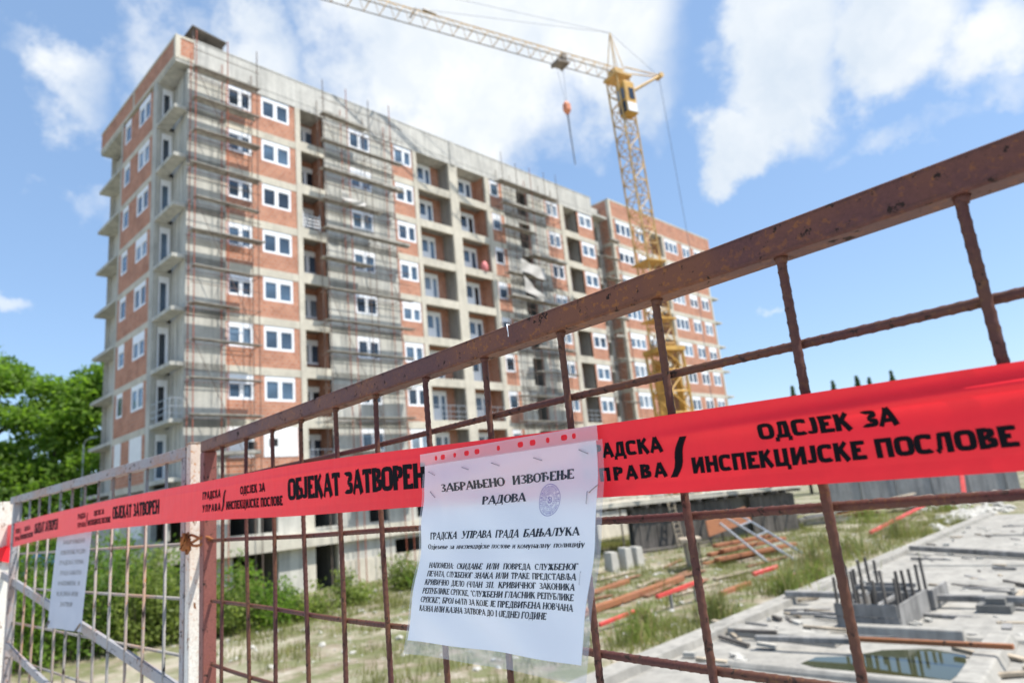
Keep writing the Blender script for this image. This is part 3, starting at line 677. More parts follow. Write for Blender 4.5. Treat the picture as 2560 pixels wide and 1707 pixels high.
for i in range(5): m.box(0, 1.35, 0, .05, .1 + i * .22, .17 + i * .22)
m.box(.1, .14, -.03, .0, 0, 1.2); m.box(1.2, 1.24, -.03, 0, 0, 1.2)
tag(m.build('slat_rack', M['pvc'], None, False, SITE @ Matrix.Translation((7.5, .3, flr(2) + .19))), 'white slatted rack standing in a dark narrow loggia', 'rack')
# sheet metal canopy on the roof corner
T = empty('roof_canopy', SITE @ Matrix.Translation((.9, .1, ZT + 4.27))); tag(T, 'dark sheet metal canopy on posts at the roof corner', 'canopy')
m = MB(); m.obox((-.05, .6, .95), (1.9, .6, .70), 1.5, .09); m.build('roof', M['plank_dark'], T)
for x, h in ((.1, .9), (1.75, .68)):
    for y in (.1, 1.1): m = MB(); m.tube([(x, y, -1.2), (x, y, h)], .05, 6); m.build('post', M['pole'], T)

# ------------------------------------------------------------------ tower crane
def build_crane():
    base = Vector((10.36, 45.0, 0)); tilt = atan2(.68, 29.5)
    ang = atan2(-.532, -.846)                        # jib direction
    T = empty('tower_crane', Matrix.Translation((base.x * 1.13, base.y * 1.13, -.507)) @ Matrix.Scale(1.13, 4) @ Matrix.Rotation(-tilt, 4, 'Y') @ Matrix.Rotation(ang, 4, 'Z'))
    tag(T, 'yellow tower crane with lattice mast, jib and hanging hook block', 'crane')
    def lattice(m, w, z0, z1, step, rc, rb):
        h = w / 2; c = [(-h, -h), (h, -h), (h, h), (-h, h)]
        for x, y in c: m.tube([(x, y, z0), (x, y, z1)], rc, 5)
        n = int((z1 - z0) / step); st = (z1 - z0) / n
        for i in range(n):
            za, zb_ = z0 + i * st, z0 + (i + 1) * st
            for k in range(4):
                a = c[k]; b = c[(k + 1) % 4]
                if i % 2: a, b = b, a
                m.tube([(*a, za), (*b, zb_)], rb, 4); m.tube([(*c[k], zb_), (*c[(k + 1) % 4], zb_)], rb, 4)
    m = MB(); lattice(m, 1.7, 1.2, 12.4, 1.4, .11, .055); m.box(-1.0, 1.0, -1.0, 1.0, 12.3, 12.6); m.box(-1, 1, -1, 1, 6.3, 6.6); m.build('outer_mast', M['crane'], T)
    m = MB(); m.box(-.45, .45, -.9, -.78, 2, 12); m.box(-.9, -.78, -.2, .3, 3, 12); m.build('mast_panel', M['crane'], T)
    m = MB(); lattice(m, 1.15, 10.5, 33.0, 1.15, .075, .04); m.build('inner_mast', M['crane_pale'], T)
    m = MB()
    for y in (-.16, .16): m.tube([(-.35, y, 2), (-.35, y, 32.5)], .02, 4)
    for q in range(76): m.tube([(-.35, -.16, 2.2 + q * .4), (-.35, .16, 2.2 + q * .4)], .014, 4)
    m.build('ladder', M['crane_dark'], T)
    for z in (14.5, 18.6):
        m = MB(); m.box(-.85, .85, -.85, .85, z, z + .1); m.build('platform', M['crane'], T)
    m = MB(); m.box(-2.4, 2.4, -2.4, 2.4, .15, .6); m.box(-1.3, 1.3, -1.3, 1.3, .6, 1.2); m.box(-3.6, -1.2, -1.2, 1.2, .6, 2.6); m.build('base', M['crane'], T)
    cab = MB(); cab.box(-.52, .46, .05, 1.0, 29.75, 32.3); cb = cab.build('cab', M['crane'], T); bevel(cb, .06)
    for (x0, x1, y0, y1, z0, z1, mt, nm) in ((.465, .49, .2, .88, 30.9, 31.75, 'glass', 'cab_window'), (-.36, .12, 1.005, 1.03, 30.85, 31.75, 'glass', 'cab_window'), (-.44, .42, 1.005, 1.03, 29.85, 30.55, 'board', 'white_panel'), (.465, .49, .2, .88, 29.9, 30.7, 'glass', 'cab_window')):
        q = MB(); q.box(x0, x1, y0, y1, z0, z1); q.build(nm, M[mt], T)
    # jib: triangular truss along +x
    m = MB(); z = 33.2; hw = .45; ht = .85; LJ = 34; N = 34
    ch = [(-hw, 0), (hw, 0), (0, ht)]
    m.tube([(.3, -hw, z), (LJ, -hw, z)], .036, 5); m.tube([(.3, hw, z), (LJ, hw, z)], .036, 5); m.build('jib_chord', M['crane_dark'], T)
    m = MB(); m.tube([(.3, 0, z + ht), (LJ, 0, z + ht * .8)], .038, 5)
    for i in range(N):
        x = .5 + i * (LJ - .5) / N; x1 = .5 + (i + 1) * (LJ - .5) / N; xm = (x + x1) / 2
        for s in (-hw, hw): m.tube([(x, s, z), (xm, 0, z + ht)], .018, 4); m.tube([(xm, 0, z + ht), (x1, s, z)], .018, 4)
        m.tube([(x, -hw, z), (x, hw, z)], .02, 4)
    m.build('jib', M['crane_pale'], T)
    m = MB(); m.box(4.7, 5.7, -.42, .42, z - .3, z - .14); m.box(4.7, 5.05, -.22, .22, z + .1, z + .6); m.tube([(4.8, -.45, z - .28), (4.8, .45, z - .28)], .12, 10); m.tube([(5.6, -.45, z - .28), (5.6, .45, z - .28)], .12, 10); m.build('trolley', M['crane_dark'], T)
    m = MB(); m.tube([(16, 0, z + ht), (16.4, .0, z + .1)], .08, 6); m.tube([(15.5, 0, z + ht + .1), (14.6, 0, z + ht)], .09, 6); m.build('jib_joint', M['crane_dark'], T)
    # head, apex frame, counter strut
    m = MB(); m.box(-.75, .75, -.75, .75, 33.0, 33.2); m.box(-.35, .5, -.4, .4, 33.2, 33.75); m.build('slewing_head', M['crane_pale'], T)
    m = MB(); A = (.0, 0, 37.0)
    for s in (-.4, .4): m.tube([(.5, s, 33.8), A], .042, 5); m.tube([(-.5, s * .8, 33.8), A], .032, 5)
    m.build('apex_frame', M['crane_pale'], T)
    m = MB(); E_ = (-4.4, 0, 34.4)
    for s in (-.35, .35): m.tube([(-.6, s, 31.9), (E_[0], s * .3, E_[2])], .09, 6); m.tube([(-.6, s, 34.0), (E_[0], s * .3, E_[2])], .05, 5)
    m.tube([(E_[0] - .05, -.3, E_[2]), (E_[0] - .05, .3, E_[2])], .22, 8); m.build('counter_strut', M['crane_pale'], T)
    m = MB(); m.tube([A, E_], .015, 4); m.tube([A, (16, 0, z + ht)], .014, 4); m.tube([A, (30, 0, z + ht)], .014, 4); m.tube([E_, (-4.3, 0, 17), (-3.2, 0, 2.4)], .022, 4); m.build('tie_rope', M['rope'], T)
    # hook block on its ropes
    hk = MB(); hk.tube([(5.2, 0, 30.05), (5.2, 0, 29.8), (5.2, 0, 29.35), (5.2, 0, 29.05)], [.09, .27, .27, .1], 8); hb = hk.build('hook_block', M['orange'], T)
    r = MB(); r.tube([(5.0, 0, z - .3), (5.15, 0, 30.0)], .012, 4); r.tube([(5.6, 0, z - .3), (5.25, 0, 30.0)], .012, 4); r.build('hoist_rope', M['rope'], T)
    r = MB(); r.tube([(5.2, 0, 29.1), (5.21, .0, 27.8), (5.2, 0, 25.3)], [.07, .06, .04], 6); r.build('sling', M['rope'], T)
build_crane()

# ------------------------------------------------------------------ vegetation
def leaf_cloud(mb, centers, n, size, rnd, flat=.6):
    for (c, r) in centers:
        for i in range(n):
            d = Vector((rnd.gauss(0, 1), rnd.gauss(0, 1), rnd.gauss(0, 1))).normalized() * (rnd.random() ** .45)
            p = Vector(c) + Vector((d.x * r[0], d.y * r[1], d.z * r[2]))
            nrm = (Vector((rnd.gauss(0, 1), rnd.gauss(0, 1), rnd.gauss(0, 1) + flat))).normalized(); a = nrm.orthogonal().normalized(); a = Matrix.Rotation(rnd.uniform(0, 6.28), 3, nrm) @ a; b = nrm.cross(a)
            s = size * rnd.uniform(.6, 1.3); a *= s; b *= s * .55
            mb.quad(p - a, p + b * .9 + a * .1, p + a, p - b * .9 + a * .1)
def tree(label, x, y, h, rad, seed, mat='leaf', clumps=64, n=200, size=.23, low=.16, group='trees behind the white gate'):
    rnd = random.Random(seed); T = empty('tree', loc=(x, y, 0)); tag(T, label, 'tree', group)
    tr = MB(); pts = [(0, 0, -.2), (.1, .05, h * .2), (-.05, .1, h * .42), (.12, -.05, h * .68), (.05, 0, h * .9)]
    tr.tube(pts, [h * .022, h * .018, h * .014, h * .008, h * .003], 8)
    cs = []
    for i in range(clumps):
        a = rnd.uniform(0, 6.28); zf = rnd.uniform(low, .97); prof = (sin(pi * min(1, (zf - low * .6) / (1 - low * .6)) ** .8)) ** .6
        rr = rad * prof * sqrt(rnd.uniform(.15, 1.0)); c = Vector((cos(a) * rr, sin(a) * rr, h * zf)); q = rnd.uniform(.6, 1.2) * h * .08
        cs.append((c, (q * 1.35, q * 1.35, q * .8)))
        if i % 3 == 0:
            z0 = max(h * .15, c.z - rr * .7); tr.tube([(0, .05, z0), (c.x * .5, c.y * .5, (z0 + c.z) / 2 + .1), c], [h * .007, h * .005, h * .002], 5)
    tr.build('trunk', M['bark'], T)
    m = MB(); leaf_cloud(m, cs, n, size, rnd); m.build('crown', M[mat], T)
tree('tallest bright green tree at the left edge behind the white gate', -41.5, 52, 19.6, 5.0, 1)
tree('round bright green tree behind the lamp post by the white gate', -36.3, 53, 16.6, 4.8, 2)
tree('loose green tree with sky gaps close to the building end', -33.2, 54, 17.4, 4.2, 3, clumps=66)
tree('low loose tree showing under the balcony tips of the building end', -30.6, 57, 13.5, 3.2, 6, clumps=48)
tree('darker tree filling the gap between the two round green trees', -38.8, 60, 16.5, 5.2, 4, 'leaf_dark', clumps=60)
tree('low leafy tree under the tall tree at the left edge', -40.5, 47, 10.5, 4.0, 5, clumps=44)
def shrub(label, x, y, h, rad, seed, mat='leaf_dark', size=.085, group='shrubs along the building foot'):
    rnd = random.Random(seed); T = empty('shrub', loc=(x, y, ground_z(x, y))); tag(T, label, 'shrub', group)
    st = MB(); m = MB()
    for i in range(int(18 + 17 * rad)):
        a = rnd.uniform(0, 6.28); r0 = rad * .55 * sqrt(rnd.random()); L = h * (rnd.uniform(.4, .95) if i % 6 else rnd.uniform(1.0, 1.35)); lean = rad * rnd.uniform(.1, 1.1)
        p0 = Vector((cos(a) * r0, sin(a) * r0, -.1)); b = a + rnd.uniform(-.8, .8); p2 = p0 + Vector((cos(b) * lean, sin(b) * lean, L)); p1 = p0.lerp(p2, .5) + Vector((0, 0, L * .12))
        st.tube([p0, p1, p2], [.022, .013, .004], 4)
        for k in range(int(22 + 34 * L)):
            t = rnd.uniform(.08, 1.0); c = (p0.lerp(p1, t * 2) if t < .5 else p1.lerp(p2, t * 2 - 1)); q = .10 + .26 * (1 - t) + .08 * h * .3
            c = c + Vector((rnd.gauss(0, q), rnd.gauss(0, q), rnd.gauss(0, q * .6)))
            nrm = Vector((rnd.gauss(0, 1), rnd.gauss(0, 1), rnd.gauss(0, 1) + .5)).normalized(); u = nrm.orthogonal().normalized(); u = Matrix.Rotation(rnd.uniform(0, 6.28), 3, nrm) @ u; v = nrm.cross(u); z = size * rnd.uniform(.7, 1.4)
            m.quad(c - u * z, c + v * z * .45, c + u * z, c - v * z * .45)
    st.build('stem', M['bark'], T); m.build('foliage', M[mat], T)
SH = [(-19.2, 28.0, 3.9, 1.7, 'leaf', 'bright leafy shrub behind the dark tall one at the left'), (-14.9, 27.6, 3.0, 1.3, 'leaf', 'round bright shrub between the white sign and the cream post'), (-12.2, 27.9, 2.3, 1.1, 'leaf', 'bright shrub seen just left of the red gate post'), (-16.6, 22.9, 2.2, 1.3, 'leaf', 'low bright shrub at the foot of the white gate'),
      (-18.4, 25.9, 4.5, 1.9, 'leaf_dark', 'tallest dark shrub behind the left end of the white gate'), (-15.8, 24.6, 3.4, 1.5, 'leaf_dark', 'dark shrub behind the white sign on the gate'),
      (-14.3, 25.4, 2.8, 1.2, 'leaf_pale', 'pale green shrub just right of the white sign'), (-13.2, 26.2, 2.5, 1.1, 'leaf_pale', 'yellow-green shrub behind the rusty white post'),
      (-17.2, 28.5, 3.2, 1.4, 'leaf', 'bright shrub under the pale concrete ledge'), (-20.5, 24.5, 3.4, 1.6, 'leaf', 'bright bush at the far left behind the gate'),
      (-11.2, 26.6, 2.0, 1.0, 'leaf_pale', 'pale shrub behind the red gate post'), (-10.2, 27.2, 1.7, .9, 'leaf', 'leafy shrub in front of the dark basement opening'),
      (-9.3, 28.6, 1.1, .9, 'leaf_pale', 'low shrub in front of the grey basement wall'), (-8.0, 31.6, 1.3, .8, 'leaf_pale', 'low shrub at the pale basement column'),
      (-6.5, 35.2, 1.5, .7, 'leaf_pale', 'slim shrub against the pale foot of the building'), (-4.6, 35.0, .9, 1.0, 'leaf', 'low bush on the bank beside the building foot')]
for i, (x, y, h, r, mt, lb) in enumerate(SH): shrub(lb, x, y, h, r, 20 + i, mt)
def conifer(label, x, y, h, seed):
    rnd = random.Random(seed); T = empty('conifer', loc=(x, y, 0)); tag(T, label, 'conifer', 'conifers on the horizon')
    t = MB(); t.tube([(0, 0, 0), (0, 0, h * .98)], [.25, .03], 6); t.build('trunk', M['bark'], T)
    m = MB()
    for i in range(26):
        zf = .12 + .87 * i / 25; r = h * .27 * (1 - zf) + .05
        for k in range(9):
            a = rnd.uniform(0, 6.28); p = Vector((cos(a) * r * .55, sin(a) * r * .55, h * zf))
            leaf_cloud(m, [(p, (r * .5, r * .5, .4))], 10, .3, rnd, .2)
    m.build('crown', M['conifer'], T)
for i, (x, y, h, lb) in enumerate([(44.3, 110, 16.9, 'leftmost pointed conifer tip above the red tape'), (46.2, 110, 17.3, 'conifer tip touching the steel rod above the tape'), (51.3, 111, 17.2, 'small conifer tip right of the steel rod'),
        (54.8, 110, 17.5, 'taller broad conifer tip in the middle of the row'), (58.3, 113, 17.4, 'shortest conifer tip beside the tallest one'), (60.5, 110, 17.8, 'rightmost and tallest dark conifer tip above the tape')]): conifer(lb, x, y, h, 50 + i)
tree('rounded tree behind the concrete wall at the right', 62, 72, 6.5, 3.0, 60, 'leaf', 24, 120, .22, .1, 'trees beyond the pit')
# lamp post
T = empty('lamp_post', loc=(-32.1, 50, 0)); tag(T, 'slim grey lamp post in front of the green trees', 'lamp post')
m = MB(); m.tube([(0, 0, 0), (0, 0, 4), (0, 0, 10.6)], [.09, .07, .05], 8); m.build('pole', M['galv'], T)
m = MB(); m.tube([(0, 0, 10.6), (.25, -.1, 10.9), (.7, -.25, 11.0)], [.05, .05, .04], 6); m.obox((.6, -.2, 11.0), (1.2, -.4, 11.02), .22, .1); m.build('lamp_head', M['galv'], T)
# playground frame
T = empty('playground_frame', loc=(-27.6, 40.5, 0)); tag(T, 'blue and orange playground frame behind the white gate', 'playground')
m = MB()
for x in (-1.2, 1.2):
    for y in (-.6, .6): m.tube([(x, y, 0), (x, y, 3.4)], .06, 6)
m.build('post', M['galv'], T); m = MB(); m.hexa([(-1.5, -.9, 3.7), (1.5, -.9, 4.1), (1.5, .9, 4.1), (-1.5, .9, 3.7), (-1.5, -.9, 3.95), (1.5, -.9, 4.35), (1.5, .9, 4.35), (-1.5, .9, 3.95)]); m.build('roof', M['orange'], T)
m = MB(); m.box(-1.2, 1.2, -.66, -.6, 2.6, 3.4); m.box(-2.4, -.9, -.7, -.6, 1.6, 2.4); m.build('panel', M['blue'], T)

# grass and rubble on the building-pit floor
def grass():
    rnd = random.Random(5); m = MB()
    def blade(x, y, h, w):
        z = ground_z(x, y) - .02; a = rnd.uniform(0, 6.28); l = rnd.uniform(0, .5) * h; dx, dy = cos(a) * w, sin(a) * w; b = rnd.uniform(0, 6.28)
        m.tri((x - dx, y - dy, z), (x + dx, y + dy, z), (x + cos(b) * l, y + sin(b) * l, z + h))
    for i in range(3500):
        u = rnd.uniform(-3, 46); v = -24.2 + (rnd.random() ** .8) * 22
        p = world(u, v); k = hnoise(u * 1.3, v * 1.3) + .5 * hnoise(u * .35 + 5, v * .4)
        if k < .06 + rnd.uniform(-.25, .12): continue
        for q in range(26):
            hh = rnd.uniform(.12, .42); blade(p.x + rnd.gauss(0, .28), p.y + rnd.gauss(0, .28), hh, rnd.uniform(.008, .018))
    for i in range(420):
        u = rnd.uniform(-6, 40); v = rnd.uniform(-24.9, -22.9); p = world(u, v)
        if hnoise(u * .9, 3) < -.1: continue
        for q in range(14): blade(p.x + rnd.gauss(0, .3), p.y + rnd.gauss(0, .3), rnd.uniform(.15, .6), .014)
    tag(m.build('grass', M['grass']), 'sparse weeds and grass growing over the gravel of the site', 'grass', kind='stuff')
grass()
def weed(label, u, v, h, r, n, seed):
    rnd = random.Random(seed); p = world(u, v); T = MB(); T.mi = []
    for i in range(n):
        a = rnd.uniform(0, 6.28); q = r * abs(rnd.gauss(0, .62)); x, y = cos(a) * q, sin(a) * q; hh = h * rnd.uniform(.25, 1.15) * max(.3, 1 - .45 * q / r); w = rnd.uniform(.007, .016); b = rnd.uniform(0, 6.28); l = rnd.uniform(.1, .7) * hh
        mid = (x + cos(b) * l * .3, y + sin(b) * l * .3, hh * .6); c = rnd.uniform(0, 6.28); dx, dy = cos(c) * w, sin(c) * w; k = 1 if rnd.random() < .22 else 0
        T.quad((x - dx, y - dy, -.02), (x + dx, y + dy, -.02), (mid[0] + dx, mid[1] + dy, mid[2]), (mid[0] - dx, mid[1] - dy, mid[2])); T.tri((mid[0] - dx, mid[1] - dy, mid[2]), (mid[0] + dx, mid[1] + dy, mid[2]), (x + cos(b) * l, y + sin(b) * l, hh)); T.mi += [k, k]
        if i % 3 == 0:
            for e in range(5):
                t = rnd.uniform(.3, .95); cx, cy, cz = x + cos(b) * l * t * .8, y + sin(b) * l * t * .8, hh * t; s_ = rnd.uniform(.03, .07); d = rnd.uniform(0, 6.28)
                T.quad((cx, cy, cz), (cx + cos(d) * s_, cy + sin(d) * s_, cz + s_ * .3), (cx + cos(d) * s_ * 1.9, cy + sin(d) * s_ * 1.9, cz - s_ * .1), (cx + cos(d + .4) * s_, cy + sin(d + .4) * s_, cz + s_ * .1)); T.mi.append(k)
    o = T.build('weed_clump', [M['weed'] if seed % 2 else M['leaf_pale'], M['dry']]); o.location = (p.x, p.y, ground_z(p.x, p.y)); tag(o, label, 'weeds', 'tall weed clumps on the gravel')
    for f, k in zip(o.data.polygons, T.mi): f.material_index = k
WD = [(4.4, -23.0, 1.0, .6, 'tall weed clump in front of the red pole by the notice'), (6.3, -24.2, 1.2, .6, 'tall weed clump behind the middle steel rod'), (10.5, -24.6, 1.5, .75, 'tall weed clump at the slab edge left of the thick rod'),
      (16.0, -23.4, 1.8, 1.2, 'broad pale weed clump beside the leaning frames'), (13.3, -24.4, .9, .7, 'low weed clump along the slab edge behind the rusty rod'), (27.5, -23.2, 1.6, 1.2, 'bushy weed clump far along the slab edge'),
      (3.0, -23.6, .8, .7, 'weed clump at the lower edge of the notice'), (20.5, -23.2, 1.3, 1.4, 'weed clump right of the fallen grey frames'), (38, -18.5, 1.8, 1.4, 'green weed clump below the concrete wall'), (24.5, -20.5, 1.2, 1.2, 'weed clump in front of the dark planked shed end'),
      (46, -21.5, 1.6, 1.5, 'far weed clump at the foot of the white post')]
for i, (u, v, h, r, lb) in enumerate(WD): weed(lb, u, v, h * .85, r * 1.25, 300, 80 + i)
def rubble():
    rnd = random.Random(9); m = MB()
    def stone(x, y, s):
        z = ground_z(x, y); n = len(m.v)
        P = [(1, 0, 0), (-1, 0, 0), (0, 1, 0), (0, -1, 0), (0, 0, .7), (0, 0, -.5), (.6, .6, .4), (-.6, .5, .4), (.5, -.6, .4), (-.6, -.6, .3)]
        bm = bmesh.new(); a = rnd.uniform(0, 6.28)
        for q in P:
            sx, sy, sz = (c * s * rnd.uniform(.65, 1.25) for c in q); bm.verts.new((x + sx * cos(a) - sy * sin(a), y + sx * sin(a) + sy * cos(a), z + sz))
        r = bmesh.ops.convex_hull(bm, input=bm.verts); bm.verts.index_update()
        m.v += [tuple(v.co) for v in bm.verts]; m.f += [tuple(n + v.index for v in f.verts) for f in bm.faces]; bm.free()
    for i in range(1700):
        u = rnd.uniform(-3, 30); v = -24.4 + rnd.random() ** .9 * 20; p = world(u, v)
        stone(p.x, p.y, .03 + .12 * rnd.random() ** 4)
    for i in range(240):
        p = world(rnd.gauss(57, 4), rnd.gauss(-19.5, 1.5)); stone(p.x, p.y, rnd.uniform(.2, .7))
    for i in range(170):
        p = world(rnd.gauss(42, 3.5), rnd.gauss(-24, .7)); stone(p.x, p.y, rnd.uniform(.1, .5))
    tag(m.build('rubble', M['white_stone']), 'pale stones and broken concrete scattered over the gravel', 'rubble', kind='stuff')
rubble()

# ------------------------------------------------------------------ concrete raft on the right
def raft():
    m = MB(); m.box(-14, 39.5, -70, -25.55, -.4, .05); m.build('slab', M['conc_slab'], None, False, SITE.copy())
    tag(bpy.data.objects['slab'], kind='structure')
    m = MB(); m.hexa([(-14, -25.6, -.3), (39.5, -25.6, -.3), (39.5, -24.95, -.3), (-14, -24.95, -.3), (-14, -25.55, .24), (39.5, -25.5, .2), (39.5, -24.98, .2), (-14, -25.0, .24)])
    o = m.build('kerb', M['conc_slab'], None, False, SITE.copy()); tag(o, kind='structure')
raft()
def site(name, label, cat, mb, mat, group=None, bev=0):
    o = mb.build(name, mat, None, False, SITE.copy()); tag(o, label, cat, group)
    if bev: bevel(o, bev)
    return o
rnd = random.Random(33)
PL = [(6.9, 8.5, -27.6, -26.0, .10, 'pale raised concrete pad left of the plank box'), (10.2, 15, -30.5, -27.2, .12, 'broad pale concrete pad behind the plank box'), (16.5, 25, -31, -26.6, .11, 'long concrete pad far back on the raft'),
      (4.2, 5.0, -28.0, -25.9, .14, 'narrow concrete pad at the rusty rod foot'), (26.5, 37, -31, -27, .13, 'farthest concrete pad near the raft end'), (5.2, 8.4, -33.6, -29.9, .12, 'concrete pad at the right edge beside the low wall')]
for (a, b, c, d, h, lb) in PL:
    m = MB(); m.hexa([(a, c, .04), (b, c + .1, .04), (b, d, .04), (a, d - .08, .04), (a + .05, c + .05, h), (b - .05, c + .15, h), (b - .05, d - .05, h), (a + .05, d - .12, h)]); site('concrete_pad', lb, 'concrete pad', m, M['conc_slab'], 'raised pads on the concrete raft')
m = MB(); m.hexa([(4.95, -30.6, .04), (5.5, -30.6, .04), (5.55, -28.3, .04), (5.0, -28.3, .04), (5.0, -30.6, .3), (5.42, -30.5, .27), (5.46, -28.3, .25), (5.05, -28.4, .28)]); site('low_wall', 'low pale concrete wall behind the puddle', 'low wall', m, M['conc_slab'], None, .03)
m = MB(); m.hexa([(1.2, -31.7, .04), (5.4, -31.5, .04), (5.4, -30.9, .04), (1.2, -31.1, .04), (1.2, -31.6, .3), (5.3, -31.4, .26), (5.3, -31.0, .27), (1.2, -31.2, .3)]); site('low_wall', 'low concrete wall at the right end of the puddle', 'low wall', m, M['conc_slab'], None, .03)
m = MB(); m.hexa([(1.3, -31.2, .04), (1.75, -31.2, .04), (1.9, -26.9, .04), (1.5, -26.9, .04), (1.35, -31.2, .2), (1.65, -31.2, .18), (1.8, -26.9, .14), (1.6, -26.9, .16)]); site('low_wall', 'low concrete strip along the near side of the puddle', 'low wall', m, M['conc_slab'], None, .03)
m = MB(); m.hexa([(3.75, -28.4, .04), (4.3, -28.4, .04), (4.9, -25.6, .04), (4.2, -25.6, .04), (3.8, -28.4, .22), (4.25, -28.4, .22), (4.8, -25.6, .24), (4.25, -25.6, .24)]); site('low_wall', 'pale concrete strip running from the kerb to the puddle', 'low wall', m, M['conc_slab'], None, .03)
def water():
    m, nt, b, o = new_mat('puddle_water'); b.inputs['Base Color'].default_value = (.045, .05, .022, 1); b.inputs['Roughness'].default_value = .05; b.inputs['Specular IOR Level'].default_value = .45
    n = tnoise(nt, 3, 3, .5); bump(nt, b, n.outputs['Fac'], .02, .02)
    w = MB(); pts = [(1.75, -30.9), (1.9, -29.0), (2.3, -28.2), (2.9, -28.3), (3.2, -28.9), (3.9, -29.3), (4.3, -30.1), (4.0, -30.8), (3.0, -31.0)]
    w.v = [(x, y, .058) for x, y in pts]; w.f = [tuple(reversed(range(len(pts))))]
    tag(w.build('water', m, None, False, SITE.copy()), kind='structure')
water()
def raft_debris():
    rnd = random.Random(14); mats = [('plank_grey', 70), ('plank_pale', 45), ('white_stone', 110), ('plank_dark', 40)]
    for k, (mt, n) in enumerate(mats):
        m = MB()
        for i in range(n):
            u = rnd.uniform(1.5, 32) if i % 2 else rnd.uniform(1.5, 12); v = rnd.uniform(-34, -25.8); a = rnd.gauss(1.5, .5) if rnd.random() < .6 else rnd.uniform(0, 3.1); l = rnd.uniform(.15, 1.3) * (.35 if mt == 'white_stone' else 1); w = rnd.uniform(.05, .18); z = .05 + rnd.uniform(0, .04)
            if 1.6 < u < 5 and -31.2 < v < -27.8: continue
            h = rnd.uniform(.03, .09); m.obox((u, v, z + h / 2), (u + cos(a) * l, v + sin(a) * l, z + h / 2 + rnd.uniform(0, .05)), w, h)
        tag(m.build('debris', M[mt], None, False, SITE.copy()), ['grey board offcuts strewn over the concrete raft', 'pale wood offcuts strewn over the concrete raft', 'small concrete lumps strewn over the concrete raft', 'dark board offcuts strewn over the concrete raft'][k], 'debris', kind='stuff')
raft_debris()
def bar(name, label, cat, a, b, w, h, mat, group=None, za=None, zb=None):
    pa, pb = world(*a[:2]), world(*b[:2]); za = a[2] if len(a) > 2 else 0; zb = b[2] if len(b) > 2 else 0
    off = 0 if a[1] < -25 else 1
    m = MB(); m.obox((0, 0, h / 2), (pb.x - pa.x, pb.y - pa.y, zb - za + h / 2 + (ground_z(pb.x, pb.y) - ground_z(pa.x, pa.y)) * off), w, h)
    o = m.build(name, mat); o.location = (pa.x, pa.y, za + (ground_z(pa.x, pa.y) if off else 0)); tag(o, label, cat, group); bevel(o, min(w, h) * .12, 1); return o
bar('timber_beam', 'long grey timber lying across the raft behind the plank box', 'timber', (8.6, -25.3, .26), (8.95, -31.8, .2), .2, .16, M['plank_grey'])
bar('timber_beam', 'dark timber lying far back across the pale raft', 'timber', (20.3, -25.7, .2), (17.0, -31.5, .14), .2, .2, M['plank_grey'])
bar('rusty_beam', 'thin rusty steel bar lying over the puddle', 'steel beam', (3.42, -28.9, .3), (3.1, -31.8, .42), .1, .09, M['rustbeam'])
bar('timber_beam', 'grey timber spanning the left end of the puddle', 'timber', (3.1, -26.9, .24), (3.36, -29.0, .26), .14, .12, M['plank_grey'])
bar('timber_beam', 'short grey timber lying on the kerb left of the plank box', 'timber', (6.7, -26.2, .12), (6.95, -27.6, .12), .1, .08, M['plank_grey'])
bar('timber_beam', 'short dark timber on the pale raft at the bottom', 'timber', (3.9, -26.0, .22), (4.0, -27.0, .22), .1, .07, M['plank_dark'])
bar('rusty_beam', 'long rusty steel beam lying across the gravel', 'steel beam', (5.6, -19.9), (12.4, -19.5, .1), .24, .22, M['rustbeam'])
bar('rusty_beam', 'thin rusty beam behind the lower edge of the notice', 'steel beam', (7.5, -17.6), (12.0, -17.2), .18, .16, M['rustbeam'])
bar('rusty_beam', 'short rusty beam on the gravel near the slab edge', 'steel beam', (9.6, -22.6), (12.2, -22.4), .2, .16, M['rustbeam'])
T = empty('red_trestle', SITE @ Matrix.Translation((6.5, -22.15, 0))); tag(T, 'red painted pole on grey legs in the middle of the gravel', 'trestle')
m = MB(); m.obox((0, 0, .50), (2.5, -.15, .62), .12, .1); m.build('pole', M['redpaint'], T)
for x in (.7, 2.2): m = MB(); m.obox((x, -.05, -.05), (x, -.05, .5), .08, .08); m.build('leg', M['plank_grey'], T)
bar('red_pole', 'red pole lying beside the lower corner of the notice', 'pole', (3.7, -22.0, .12), (5.3, -22.1, .2), .1, .1, M['redpaint'])
bar('red_pole', 'short red pole far back beside the tall weeds', 'pole', (13.2, -22.1, .2), (14.3, -22.6, .3), .14, .14, M['redpaint'])
bar('red_pole', 'thin faded red pole lying in the far grass', 'pole', (28, -21.8, .2), (44, -20.6, .5), .16, .16, M['redpaint'])
for i in range(30):
    u = 4.0 + i * .5 + rnd.uniform(-.3, .3); v = rnd.choice([-20.9, -21.4, -18.8, -18.2, -16.6, -15.5, -14.2, -20.2, -17.4, -22.6]) + rnd.uniform(-.3, .3); a = rnd.uniform(-.5, .5); l = rnd.uniform(1.2, 3.2)
    bar('plank', ('pale weathered plank lying on the weedy gravel' if i % 2 else 'rust brown strip lying on the weedy gravel'), 'plank', (u, v, .02), (u + cos(a) * l, v + sin(a) * l, .05), rnd.uniform(.14, .26), .06, M['plank_pale'] if i % 2 else M['rust_plank'], 'planks scattered over the gravel')
ST = ['lowest', 'second lowest', 'middle', 'second highest', 'top']
for i in range(5):
    bar('steel_profile', 'rusty steel profile, %s of the stacked heap beside the shed' % ST[i], 'steel profile', (17.0 + i * .3, -17.9 - .5 * (i % 2), .05 + i * .15), (21.0 + [.2, 1.4, -.6, .9, .3][i], -19.3 - [.2, .7, -.5, .4, 0][i], .12 + i * .17), .34, .16, M['rustbeam'], 'rusty profiles heaped beside the shed')
